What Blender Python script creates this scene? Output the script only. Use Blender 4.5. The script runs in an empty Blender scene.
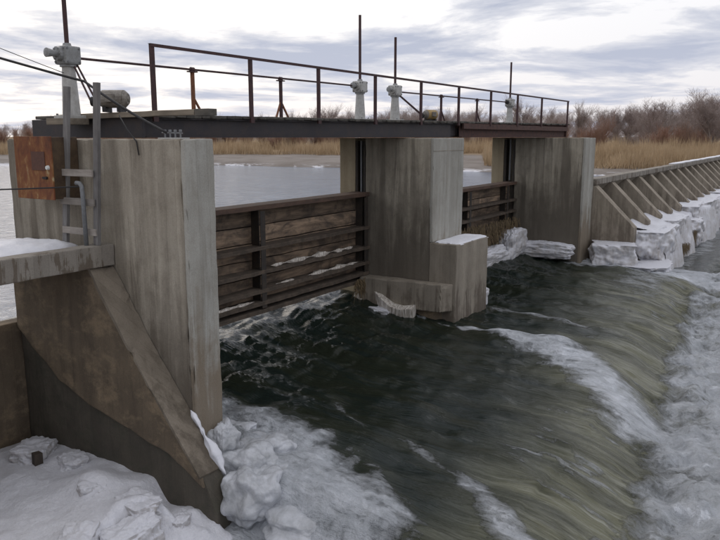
import bpy, bmesh, math, random
import numpy as np
from mathutils import Vector, Matrix, noise as mnoise

random.seed(7); rng = np.random.default_rng(11)
R = math.radians
sc = bpy.context.scene
col = sc.collection

# ------------------------------------------------------------------ camera
cam_d = bpy.data.cameras.new('camera'); cam = bpy.data.objects.new('camera', cam_d); col.objects.link(cam)
cam_d.sensor_width = 36.0; cam_d.lens = 36.0; cam_d.clip_start = 0.1; cam_d.clip_end = 9000
cam.location = (0, 0, 0)
HEAD = R(32.7); PITCH = math.atan(133/720)
cam.rotation_euler = (math.pi/2 - PITCH, 0, HEAD - math.pi/2)
sc.camera = cam

# ------------------------------------------------------------------ world, sun, exposure
SUN_AZ = R(62); SUN_EL = R(30)                       # azimuth measured from +X towards +Y
world = bpy.data.worlds.new('World'); sc.world = world; world.use_nodes = True
nt = world.node_tree; N = nt.nodes; L = nt.links
for n in list(N): N.remove(n)
def nd(t, **k):
    n = N.new(t)
    for a, b in k.items(): setattr(n, a, b)
    return n
out = nd('ShaderNodeOutputWorld'); bg = nd('ShaderNodeBackground'); bg.inputs['Strength'].default_value = 0.1
sky = nd('ShaderNodeTexSky'); sky.sky_type = 'NISHITA'; sky.sun_disc = False
sky.sun_elevation = SUN_EL; sky.sun_rotation = math.pi/2 - SUN_AZ; sky.air_density = 1.2; sky.dust_density = 2.0
tc = nd('ShaderNodeTexCoord'); sep = nd('ShaderNodeSeparateXYZ'); L.new(tc.outputs['Generated'], sep.inputs[0])
def mth(op, a, b=None, clamp=False):
    m = nd('ShaderNodeMath', operation=op); m.use_clamp = clamp
    for i, v in enumerate((a, b)):
        if v is None: continue
        if isinstance(v, (int, float)): m.inputs[i].default_value = v
        else: L.new(v, m.inputs[i])
    return m.outputs[0]
zc = mth('ADD', mth('MAXIMUM', sep.outputs[2], 0.0), 0.075)
u = mth('DIVIDE', sep.outputs[0], zc); v = mth('DIVIDE', sep.outputs[1], zc)
cb = nd('ShaderNodeCombineXYZ'); L.new(u, cb.inputs[0]); L.new(v, cb.inputs[1])
def wnoise(scale, detail, rough, dist, off):
    mp = nd('ShaderNodeMapping'); mp.inputs['Location'].default_value = off
    mp.inputs['Rotation'].default_value = (0, 0, HEAD)
    mp.inputs['Scale'].default_value = (1, 1, 1)
    L.new(cb.outputs[0], mp.inputs[0])
    n = nd('ShaderNodeTexNoise'); n.inputs['Scale'].default_value = scale; n.inputs['Detail'].default_value = detail
    n.inputs['Roughness'].default_value = rough; n.inputs['Distortion'].default_value = dist
    L.new(mp.outputs[0], n.inputs['Vector']); return n.outputs['Fac']
def ramp(val, stops):
    r = nd('ShaderNodeValToRGB'); e = r.color_ramp.elements
    while len(e) < len(stops): e.new(0.5)
    for i, (p, c) in enumerate(stops): e[i].position = p; e[i].color = (*c, 1)
    L.new(val, r.inputs[0]); return r.outputs[0]
def mixc(f, a, b):
    m = nd('ShaderNodeMix', data_type='RGBA')
    if isinstance(f, (int, float)): m.inputs[0].default_value = f
    else: L.new(f, m.inputs[0])
    for i, c in ((6, a), (7, b)):
        if isinstance(c, tuple): m.inputs[i].default_value = (*c, 1)
        else: L.new(c, m.inputs[i])
    return m.outputs[2]
CL_OFF = (3.1, 1.7, 0)
big = wnoise(0.30, 3, 0.5, 0.3, (7.3, 2.2, 0))
fine = wnoise(0.66, 9, 0.60, 0.35, CL_OFF)
cov = mth('ADD', mth('MULTIPLY', fine, 0.72), mth('MULTIPLY', big, 0.28))
# high thin overcast sheet: creamy where the low sun glows through, lavender towards the horizon
dotn = nd('ShaderNodeVectorMath', operation='DOT_PRODUCT'); L.new(tc.outputs['Generated'], dotn.inputs[0])
dotn.inputs[1].default_value = (math.cos(SUN_AZ)*math.cos(SUN_EL), math.sin(SUN_AZ)*math.cos(SUN_EL), math.sin(SUN_EL))
glow = mth('POWER', mth('MAXIMUM', dotn.outputs['Value'], 0.0), 7.0)
hz = mth('MULTIPLY', mth('MAXIMUM', sep.outputs[2], 0.0), 5.5, True)
sheet = mixc(hz, (5.6, 5.45, 5.8), (6.5, 6.4, 6.55))
sheet = mixc(mth('MULTIPLY', glow, 0.9), sheet, (9.0, 8.6, 8.1))
base = mixc(0.92, sky.outputs[0], sheet)
low = mixc(hz, (3.5, 3.75, 4.6), (2.7, 3.0, 3.85))
cmask = ramp(cov, [(0.46, (0, 0, 0)), (0.505, (.55, .55, .55)), (0.57, (1, 1, 1))])
skyc = mixc(mth('MULTIPLY', cmask, 0.9), base, low)
L.new(skyc, bg.inputs['Color']); L.new(bg.outputs[0], out.inputs['Surface'])

sun_d = bpy.data.lights.new('sun', 'SUN'); sun = bpy.data.objects.new('sun', sun_d); col.objects.link(sun)
sun_d.energy = 0.5; sun_d.angle = R(30); sun_d.color = (1.0, 0.9, 0.8)
sdir = Vector((math.cos(SUN_AZ)*math.cos(SUN_EL), math.sin(SUN_AZ)*math.cos(SUN_EL), math.sin(SUN_EL)))
sun.rotation_euler = sdir.to_track_quat('Z', 'Y').to_euler()
sc.view_settings.view_transform = 'Standard'; sc.view_settings.look = 'None'
sc.view_settings.exposure = 0.62; sc.view_settings.gamma = 1.0; sc.view_settings.use_curve_mapping = False
sc.render.engine = 'CYCLES'

# ------------------------------------------------------------------ numpy noise
_perm = rng.random((256, 256))
def vnoise(x, y):
    xi = np.floor(x).astype(int); yi = np.floor(y).astype(int); fx = x-xi; fy = y-yi
    fx = fx*fx*fx*(fx*(fx*6-15)+10); fy = fy*fy*fy*(fy*(fy*6-15)+10)
    p = lambda a, b: _perm[(a*7+b*13) % 256, (b+a*3) % 256]
    p = lambda a, b: _perm[a % 256, b % 256]
    return (p(xi, yi)*(1-fx)+p(xi+1, yi)*fx)*(1-fy)+(p(xi, yi+1)*(1-fx)+p(xi+1, yi+1)*fx)*fy
def fbm(x, y, o=4, g=0.5):
    s = 0; a = 1; t = 0
    for i in range(o):
        s = s+a*vnoise(x*2**i+17.3*i, y*2**i+9.1*i); t += a; a *= g
    return s/t
def sst(a, b, x):
    t = np.clip((x-a)/(b-a), 0, 1); return t*t*(3-2*t)

# ------------------------------------------------------------------ materials
class NT:
    def __init__(s, name):
        s.m = bpy.data.materials.new(name); s.m.use_nodes = True
        s.t = s.m.node_tree; s.b = s.t.nodes['Principled BSDF']
        s.pos = s.t.nodes.new('ShaderNodeNewGeometry').outputs['Position']
        s.rnd = None
    def n(s, t, **k):
        x = s.t.nodes.new(t)
        for a, b in k.items(): setattr(x, a, b)
        return x
    def l(s, a, b): s.t.links.new(a, b)
    def noise(s, scale, detail=4, rough=.55, stretch=(1, 1, 1), dist=0, off=(0, 0, 0), col=False):
        mp = s.n('ShaderNodeMapping'); mp.inputs['Scale'].default_value = stretch; mp.inputs['Location'].default_value = off
        s.l(s.pos, mp.inputs[0]); t = s.n('ShaderNodeTexNoise')
        t.inputs['Scale'].default_value = scale; t.inputs['Detail'].default_value = detail
        t.inputs['Roughness'].default_value = rough; t.inputs['Distortion'].default_value = dist
        s.l(mp.outputs[0], t.inputs['Vector']); return t.outputs['Fac']
    def ramp(s, v, stops):
        r = s.n('ShaderNodeValToRGB'); e = r.color_ramp.elements
        while len(e) < len(stops): e.new(.5)
        for i, (p, c) in enumerate(stops):
            if isinstance(c, (int, float)): c = (c, c, c)
            e[i].position = p; e[i].color = (*c, 1)
        s.l(v, r.inputs[0]); return r.outputs[0]
    def math(s, op, a, b=None, clamp=False):
        m = s.n('ShaderNodeMath', operation=op); m.use_clamp = clamp
        for i, v in enumerate((a, b)):
            if v is None: continue
            if isinstance(v, (int, float)): m.inputs[i].default_value = v
            else: s.l(v, m.inputs[i])
        return m.outputs[0]
    def mix(s, f, a, b, bt='MIX'):
        m = s.n('ShaderNodeMix', data_type='RGBA', blend_type=bt)
        if isinstance(f, (int, float)): m.inputs[0].default_value = f
        else: s.l(f, m.inputs[0])
        for i, c in ((6, a), (7, b)):
            if isinstance(c, tuple): m.inputs[i].default_value = (*c, 1)
            else: s.l(c, m.inputs[i])
        return m.outputs[2]
    def sep(s):
        x = s.n('ShaderNodeSeparateXYZ'); s.l(s.pos, x.inputs[0]); return x.outputs
    def objrand(s):
        return s.n('ShaderNodeObjectInfo').outputs['Random']
    def done(s, colr, rough=.8, bump=None, bs=.3, bd=.02, spec=None, metal=0):
        if isinstance(colr, tuple): s.b.inputs['Base Color'].default_value = (*colr, 1)
        else: s.l(colr, s.b.inputs['Base Color'])
        if isinstance(rough, (int, float)): s.b.inputs['Roughness'].default_value = rough
        else: s.l(rough, s.b.inputs['Roughness'])
        if spec is not None: s.b.inputs['Specular IOR Level'].default_value = spec
        s.b.inputs['Metallic'].default_value = metal
        if bump is not None:
            bm = s.n('ShaderNodeBump'); bm.inputs['Strength'].default_value = bs; bm.inputs['Distance'].default_value = bd
            s.l(bump, bm.inputs['Height']); s.l(bm.outputs[0], s.b.inputs['Normal'])
        return s.m

def concrete(name, light, mid, dark, stain=(.055, .045, .032), stain_z=None, stain_h=1.2, streak=.75, moss=None, seed=0.0):
    s = NT(name); P = s.sep()
    o = (seed*3.1, seed*1.7, seed)
    bi = s.math('MULTIPLY', s.math('ADD', P[0], P[1]), 4.6)
    wn = s.n('ShaderNodeTexWhiteNoise', noise_dimensions='1D'); s.l(s.math('FLOOR', bi), wn.inputs['W'])
    board = wn.outputs['Value']; joint = s.ramp(s.math('ABSOLUTE', s.math('SUBTRACT', s.math('FRACT', bi), .5)), [(.465, 0), (.5, 1)])
    soft = s.noise(1.5, 4, .6, (1.7, 1.7, .07), .3, (seed, 2, seed*2))
    big = s.noise(1.3, 5, .6, (1, 1, .8), .6, o)
    blot = s.noise(4.5, 7, .68, (1, 1, .7), .3, o)
    st = s.noise(2.6, 6, .68, (1.5, 1.5, .11), .45, o)
    st2 = s.noise(6.0, 6, .7, (1.6, 1.6, .16), .6, o)
    grain = s.noise(55, 5, .7)
    c = s.mix(s.ramp(big, [(.32, 0), (.68, 1)]), mid, light)
    brk = s.ramp(s.noise(.9, 4, .6, (1, 1, .45), .5, (seed, 4, seed)), [(.40, .15), (.62, 1)])
    c = s.mix(s.math('MULTIPLY', s.math('MULTIPLY', s.ramp(st, [(.47, 0), (.58, 1)]), brk), streak), c, dark)
    c = s.mix(s.math('MULTIPLY', s.ramp(soft, [(.40, 0), (.62, 1)]), streak*.6), c, dark)
    c = s.mix(.22, c, s.ramp(board, [(0, .4), (1, 1)]), 'MULTIPLY')
    c = s.mix(s.math('MULTIPLY', s.math('MULTIPLY', joint, blot), .5), c, dark)
    c = s.mix(s.math('MULTIPLY', s.math('MULTIPLY', s.ramp(st2, [(.52, 0), (.70, 1)]), brk), streak*.5), c, dark)
    c = s.mix(s.math('MULTIPLY', s.ramp(blot, [(.48, 0), (.72, 1)]), .42), c, dark)
    if stain_z is not None:
        zz = s.math('ADD', P[2], s.math('MULTIPLY', s.math('SUBTRACT', st, .5), -4.5))
        zz = s.math('ADD', zz, s.math('MULTIPLY', s.math('SUBTRACT', blot, .5), -1.6))
        f = s.math('DIVIDE', s.math('SUBTRACT', stain_z+stain_h/2, zz), stain_h, True)
        c = s.mix(s.math('MULTIPLY', f, .82), c, stain)
    if moss:
        mf = s.ramp(s.noise(2.3, 9, .75, (1, .9, 1.3), .1, (5, seed, 2)), [(.50, 0), (.64, 1)])
        c = s.mix(s.math('MULTIPLY', mf, .5), c, moss)
    c = s.mix(.35, c, s.ramp(grain, [(.3, .25), (.7, .95)]), 'MULTIPLY')
    h = s.math('ADD', s.math('MULTIPLY', blot, .6), s.math('ADD', s.math('MULTIPLY', grain, .5), s.math('ADD', s.math('MULTIPLY', joint, -.35), s.math('MULTIPLY', board, .12))))
    h = s.math('ADD', h, s.math('MULTIPLY', s.noise(14, 3, .5, (1, 1, .04)), .15))
    return s.done(c, .88, h, .55, .02)

M = {}
M['pier_near'] = concrete('pier_concrete_near', (.52, .47, .385), (.43, .385, .31), (.18, .15, .112), (.145, .122, .096), -2.7, 1.8, .85, seed=1.0)
M['pier_mid'] = concrete('pier_concrete_middle', (.54, .49, .395), (.44, .395, .31), (.15, .13, .10), (.14, .12, .095), -1.9, 2.0, .95, seed=2.3)
M['nose'] = concrete('pier_nose_concrete', (.52, .51, .46), (.45, .44, .395), (.27, .245, .20), (.22, .17, .115), -3.0, 1.0, .55, seed=3.1)
M['pier_low'] = concrete('pier_lower_concrete', (.39, .345, .28), (.33, .29, .23), (.18, .15, .115), (.12, .095, .072), -4.35, .6, .3, seed=4.7)
M['buttress'] = concrete('buttress_concrete', (.31, .265, .21), (.26, .22, .17), (.14, .115, .085), (.10, .08, .058), -4.0, 1.2, .55, seed=5.2)
M['wing'] = concrete('wing_wall_concrete', (.235, .18, .12), (.165, .128, .088), (.08, .062, .045), None, None, 1.0, .35, moss=(.40, .30, .19), seed=6.6)
M['wing_low'] = concrete('dark_lower_concrete', (.15, .13, .10), (.105, .092, .072), (.055, .05, .04), None, None, 1, .4, moss=(.055, .06, .04), seed=12.1)  # darker concrete below the curved lower edge of the skin
M['beam'] = concrete('beam_concrete', (.36, .33, .285), (.31, .28, .24), (.19, .165, .135), (.14, .11, .08), -1.92, .12, .35, seed=7.9)
M['weir'] = concrete('weir_concrete', (.45, .39, .31), (.37, .32, .25), (.20, .165, .125), (.15, .122, .094), -3.6, 1.2, .6, seed=8.8)
M['tan'] = concrete('pale_concrete', (.62, .53, .37), (.55, .46, .31), (.36, .28, .18), None, None, 1, .5, seed=9.4)

def paint(name, c, dark, rough=.55, amt=.6, scale=9, bs=.2, metal=0, stretch=(1, 1, 1)):
    s = NT(name); a = s.noise(scale, 6, .65, stretch, .4); b = s.noise(scale*6, 4, .7)
    f = s.math('MULTIPLY', s.ramp(a, [(.42, 0), (.66, 1)]), amt)
    cc = s.mix(f, c, dark); cc = s.mix(.3, cc, s.ramp(b, [(.3, .3), (.7, 1)]), 'MULTIPLY')
    return s.done(cc, rough, b, bs, .008, metal=metal)
M['steel_dark'] = paint('dark_painted_steel', (.030, .026, .030), (.06, .042, .034), .6, .55, 5)
M['steel_rust'] = paint('rusty_brown_steel', (.11, .055, .042), (.045, .03, .03), .8, .8, 8)
M['rail'] = paint('rusty_rail_steel', (.075, .035, .035), (.035, .024, .026), .75, .7, 12)
M['gate_steel'] = paint('wet_dark_steel', (.034, .029, .025), (.075, .052, .034), .7, .6, 7)
M['gate_rib'] = paint('silted_steel_ribs', (.075, .058, .044), (.16, .12, .088), .9, .7, 5)
M['gate_cap'] = paint('brown_cap_beam', (.14, .085, .06), (.055, .04, .034), .8, .7, 6, stretch=(.4, 1, 1))
M['orange'] = paint('orange_rusty_brace', (.24, .095, .042), (.08, .038, .028), .8, .6, 14)
M['white'] = paint('grey_white_paint', (.52, .52, .50), (.30, .28, .25), .5, .5, 10)
M['grey'] = paint('grey_cast_metal', (.30, .31, .31), (.16, .15, .14), .5, .55, 12)
M['motor'] = paint('worn_motor_paint', (.26, .24, .21), (.10, .08, .065), .6, .7, 9)
M['motor_y'] = paint('yellow_motor_paint', (.46, .31, .12), (.25, .19, .12), .6, .6, 9)
M['black'] = paint('black_rubber', (.014, .013, .014), (.02, .02, .02), .6, .3, 20)
M['galv'] = paint('weathered_galvanised_pipe', (.20, .21, .22), (.12, .12, .12), .5, .5, 20)
M['white_plastic'] = paint('white_porcelain', (.75, .78, .76), (.55, .55, .5), .3, .2, 20)

s = NT('rusty_cabinet_steel'); a = s.noise(4.5, 7, .65, (1, 1, .6), .8); b = s.noise(16, 5, .7, (1, 1, .25), .5); g = s.noise(70, 3, .7)
a = s.math('ADD', a, s.math('MULTIPLY', s.math('SUBTRACT', s.noise(11, 5, .7, (1, 1, .5), .3), .5), .35))
c = s.ramp(a, [(.25, (.07, .026, .014)), (.42, (.15, .05, .02)), (.55, (.21, .085, .028)), (.63, (.28, .15, .06)), (.71, (.40, .32, .19))])
c = s.mix(s.math('MULTIPLY', s.ramp(b, [(.48, 0), (.62, 1)]), .7), c, (.17, .05, .02))
M['cabinet'] = s.done(c, .8, g, .3, .006)
M['cabinet_side'] = paint('dark_rusty_cabinet_side', (.10, .065, .035), (.05, .03, .02), .8, .7, 8)
M['cabinet_plate'] = paint('dark_rust_plate', (.12, .055, .038), (.07, .035, .03), .8, .6, 12)

def wood(name, a, b, ax=(1, .08, 1), rough=.85):
    s = NT(name); st = s.noise(22, 5, .65, ax, .3); bl = s.noise(2.5, 5, .6)
    c = s.mix(s.ramp(st, [(.35, 0), (.65, 1)]), a, b); c = s.mix(s.math('MULTIPLY', s.ramp(bl, [(.45, 0), (.7, 1)]), .5), c, tuple(x*.45 for x in b))
    hv = s.n('ShaderNodeHueSaturation'); s.l(c, hv.inputs['Color'])
    s.l(s.math('ADD', s.math('MULTIPLY', s.objrand(), .6), .7), hv.inputs['Value'])
    return s.done(hv.outputs[0], rough, st, .4, .008)
M['plank'] = wood('dark_weathered_planks', (.055, .052, .045), (.11, .10, .085), (.5, .15, 1))
M['kerb'] = wood('pale_weathered_timber', (.36, .31, .24), (.24, .20, .155), (1, .06, 1))
M['ladder'] = wood('grey_lumber', (.21, .205, .20), (.145, .135, .13), (1, 1, .06))
M['rung'] = wood('pale_grey_lumber', (.33, .30, .27), (.23, .205, .18), (1, .08, 1))
M['post'] = wood('wet_dark_wood', (.06, .045, .035), (.035, .028, .022), (1, 1, .1))
# gate boards: silty and stained
s = NT('stained_gate_boards'); st = s.noise(5, 6, .65, (.18, 1, 1.4), .6); bl = s.noise(2.4, 7, .7, (.7, 1, 1), 1.0); gr = s.noise(40, 4, .7)
c = s.mix(s.ramp(st, [(.36, 0), (.62, 1)]), (.095, .068, .048), (.30, .215, .145))
c = s.mix(s.math('MULTIPLY', s.ramp(bl, [(.45, 0), (.62, 1)]), .75), c, (.05, .04, .033))
hv = s.n('ShaderNodeHueSaturation'); s.l(c, hv.inputs['Color']); s.l(s.math('ADD', s.math('MULTIPLY', s.objrand(), .7), .62), hv.inputs['Value'])
M['board'] = s.done(hv.outputs[0], .9, s.math('ADD', st, s.math('MULTIPLY', gr, .4)), .5, .015)

# snow and ice
s = NT('soft_snow'); a = s.noise(3, 5, .6); g = s.noise(30, 5, .7); d = s.noise(1.6, 6, .7, (1, 1, 1), .8)
c = s.mix(s.ramp(a, [(.3, 0), (.7, 1)]), (.66, .67, .72), (.76, .765, .80))
c = s.mix(s.math('MULTIPLY', s.ramp(d, [(.60, 0), (.75, 1)]), .35), c, (.42, .38, .34))
M['snow'] = s.done(c, .7, s.math('ADD', s.math('MULTIPLY', a, 1.5), s.math('MULTIPLY', g, .5)), .5, .03)
M['snow'].node_tree.nodes['Principled BSDF'].inputs['Subsurface Weight'].default_value = 0.0
s = NT('dirty_ice'); a = s.noise(2.2, 7, .7, (1, 1, 1), .8); v = s.noise(7, 5, .65, (1, 1, .15), .3); g = s.noise(26, 5, .7)
nrm = s.n('ShaderNodeNewGeometry'); sx = s.n('ShaderNodeSeparateXYZ'); s.l(nrm.outputs['Normal'], sx.inputs[0])
up = s.ramp(sx.outputs[2], [(.25, 0), (.6, 1)])
c = s.mix(s.ramp(a, [(.35, 0), (.68, 1)]), (.68, .69, .73), (.48, .455, .44))
c = s.mix(s.math('MULTIPLY', s.ramp(v, [(.47, 0), (.68, 1)]), .45), c, (.34, .29, .24))
c = s.mix(up, c, s.mix(s.ramp(g, [(.3, 0), (.7, 1)]), (.62, .63, .68), (.74, .745, .79)))            # loose snow lies on every upward face
M['ice'] = s.done(c, .45, s.math('ADD', a, s.math('ADD', s.math('MULTIPLY', v, .7), s.math('MULTIPLY', g, .4))), .7, .05)
s = NT('frozen_splash_ice'); a = s.noise(3.0, 6, .65, (1, 1, 1), .6); g = s.noise(24, 5, .7)
c = s.mix(s.ramp(a, [(.35, 0), (.7, 1)]), (.60, .62, .66), (.33, .34, .35))
M['splash'] = s.done(c, .22, s.math('ADD', a, s.math('MULTIPLY', g, .5)), .6, .05)
s = NT('rime_crust'); a = s.noise(9, 4, .6, (3, 3, .3), .3); g = s.noise(24, 5, .7)
c = s.mix(s.ramp(a, [(.42, 0), (.62, 1)]), (.70, .66, .60), (.36, .31, .26))
M['rime'] = s.done(c, .6, a, .8, .04)
s = NT('dry_straw'); a = s.noise(20, 5, .7, (1, 1, .25)); M['straw'] = s.done(s.mix(s.ramp(a, [(.35, 0), (.65, 1)]), (.11, .075, .04), (.27, .19, .105)), .95, a, 1, .05)
M['grass'] = paint('brown_dead_grass', (.16, .115, .062), (.08, .06, .035), .95, .6, 12)

# moving water: white where it is broken, olive where air is beaten into it
s = NT('rushing_water')
at = s.n('ShaderNodeAttribute'); at.attribute_name = 'foam'; foam = at.outputs['Fac']
at2 = s.n('ShaderNodeAttribute'); at2.attribute_name = 'air'; air = at2.outputs['Fac']
fx = s.n('ShaderNodeAttribute'); fx.attribute_name = 'flow'
def fnoise(scale, detail, rough, stretch, dist=0):
    mp = s.n('ShaderNodeMapping'); mp.inputs['Scale'].default_value = stretch; s.l(fx.outputs['Vector'], mp.inputs[0])
    t = s.n('ShaderNodeTexNoise'); t.inputs['Scale'].default_value = scale; t.inputs['Detail'].default_value = detail
    t.inputs['Roughness'].default_value = rough; t.inputs['Distortion'].default_value = dist
    s.l(mp.outputs[0], t.inputs['Vector']); return t.outputs['Fac']
st = fnoise(2.6, 6, .62, (1, .14, 1), .35); st2 = fnoise(9, 5, .62, (1, .10, 1), .2); bl = fnoise(1.7, 7, .66, (1, .55, 1), .9); bl2 = fnoise(5.5, 6, .65, (1, .6, 1), .6)
at3 = s.n('ShaderNodeAttribute'); at3.attribute_name = 'pool'; pool = at3.outputs['Fac']
cl1 = fnoise(1.0, 9, .66, (1, .85, 1), .25); cl2 = fnoise(3.6, 8, .7, (1, .9, 1), .2)
st3 = fnoise(24, 4, .6, (1, .07, 1), .15)
texs = s.math('ADD', s.math('ADD', s.math('MULTIPLY', st, .32), s.math('MULTIPLY', st2, .2)), s.math('ADD', s.math('MULTIPLY', bl, .3), s.math('MULTIPLY', bl2, .18)))
texp = s.math('ADD', s.math('ADD', s.math('MULTIPLY', cl1, .5), s.math('MULTIPLY', cl2, .38)), s.math('MULTIPLY', st, .12))
tex = s.math('ADD', s.math('MULTIPLY', texs, s.math('SUBTRACT', 1.0, pool)), s.math('MULTIPLY', texp, pool))
fm = s.math('ADD', foam, s.math('MULTIPLY', s.math('SUBTRACT', tex, .5), 2.4))
bl3 = fnoise(13, 5, .7, (1, .55, 1), .1)
fm = s.math('ADD', fm, s.math('MULTIPLY', s.math('SUBTRACT', bl3, .5), .55))
fm = s.ramp(fm, [(.34, 0), (.50, .30), (.70, .72), (1.0, 1)])
fm = s.math('MULTIPLY', fm, s.ramp(foam, [(.02, 0), (.15, 1)]))
wc = s.mix(air, (.013, .020, .017), (.140, .140, .088))
wc = s.mix(s.math('MULTIPLY', s.math('MULTIPLY', s.math('ADD', s.math('MULTIPLY', s.ramp(st2, [(.46, 0), (.66, 1)]), .6), s.math('MULTIPLY', s.ramp(st3, [(.48, 0), (.66, 1)]), .5)), air), .6), wc, (.34, .345, .30))
wc = s.mix(s.math('MULTIPLY', s.ramp(st, [(.44, 1), (.55, 0)]), .6), wc, (.022, .025, .014))
cc = s.mix(fm, wc, s.mix(s.ramp(bl2, [(.3, 0), (.7, 1)]), (.48, .51, .55), (.77, .80, .85)))
rg = s.math('ADD', s.math('ADD', s.math('MULTIPLY', fm, .6), s.math('MULTIPLY', air, .22)), .10)
hh = s.math('ADD', s.math('ADD', s.math('MULTIPLY', st, .9), s.math('ADD', s.math('MULTIPLY', st2, .5), s.math('MULTIPLY', st3, .16))), s.math('MULTIPLY', s.math('ADD', cl2, cl1), s.math('MULTIPLY', fm, 1.1)))
M['rush'] = s.done(cc, rg, hh, 1.0, .10)
M['rush'].node_tree.nodes['Principled BSDF'].inputs['IOR'].default_value = 1.33
# upstream river
s = NT('river_water'); a = s.noise(2.0, 6, .62, (.55, .9, 1), .4); b = s.noise(.12, 4, .55, (1, .6, 1))
h = s.math('ADD', a, s.math('MULTIPLY', b, .8))
M['river'] = s.done((.07, .105, .165), .12, h, .8, .16)
M['river'].node_tree.nodes['Principled BSDF'].inputs['IOR'].default_value = 1.33

# terrain: mud and dead grass by height
s = NT('river_bank_ground'); P = s.sep(); a = s.noise(.25, 6, .65); b = s.noise(2.5, 5, .7)
c = s.mix(s.ramp(a, [(.38, 0), (.62, 1)]), (.17, .145, .125), (.23, .205, .185))
gz = s.math('ADD', P[2], s.math('MULTIPLY', s.math('SUBTRACT', a, .5), .5))
c = s.mix(s.math('DIVIDE', s.math('ADD', gz, 2.95), .25, True), c, (.24, .165, .085))
sn = s.math('MULTIPLY', s.ramp(s.noise(.5, 5, .7, (1, .35, 1)), [(.50, 0), (.56, 1)]), s.ramp(s.math('MULTIPLY', s.math('ADD', P[2], 4.45), .5), [(.10, 1), (.30, 0)]))
c = s.mix(sn, c, (.78, .78, .82))
M['ground'] = s.done(c, .95, b, .6, .1)

def veg(name, a, b, noise_s=.15):
    s = NT(name); n = s.noise(noise_s, 4, .6); r = s.objrand()
    f = s.math('ADD', s.math('MULTIPLY', s.math('SUBTRACT', n, .5), 1.6), s.math('ADD', s.math('MULTIPLY', s.math('SUBTRACT', r, .5), .6), .5), True)
    return s.done(s.mix(f, a, b), .9, spec=.1)
M['twig'] = veg('haze_tinted_twigs', (.29, .23, .21), (.40, .345, .32))  # twigs and bark lightened: distance haze is put into their colour
M['bark'] = veg('haze_tinted_bark', (.30, .26, .23), (.40, .35, .31))
M['wood_far'] = veg('haze_tinted_woodland', (.32, .27, .25), (.42, .37, .36), .05)  # lighter again, with the haze of the farther wood in its colour
M['willow'] = veg('red_willow_stems', (.30, .165, .115), (.30, .22, .175), .3)
M['reed'] = veg('dry_reeds', (.25, .175, .10), (.54, .41, .265), .55)

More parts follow.
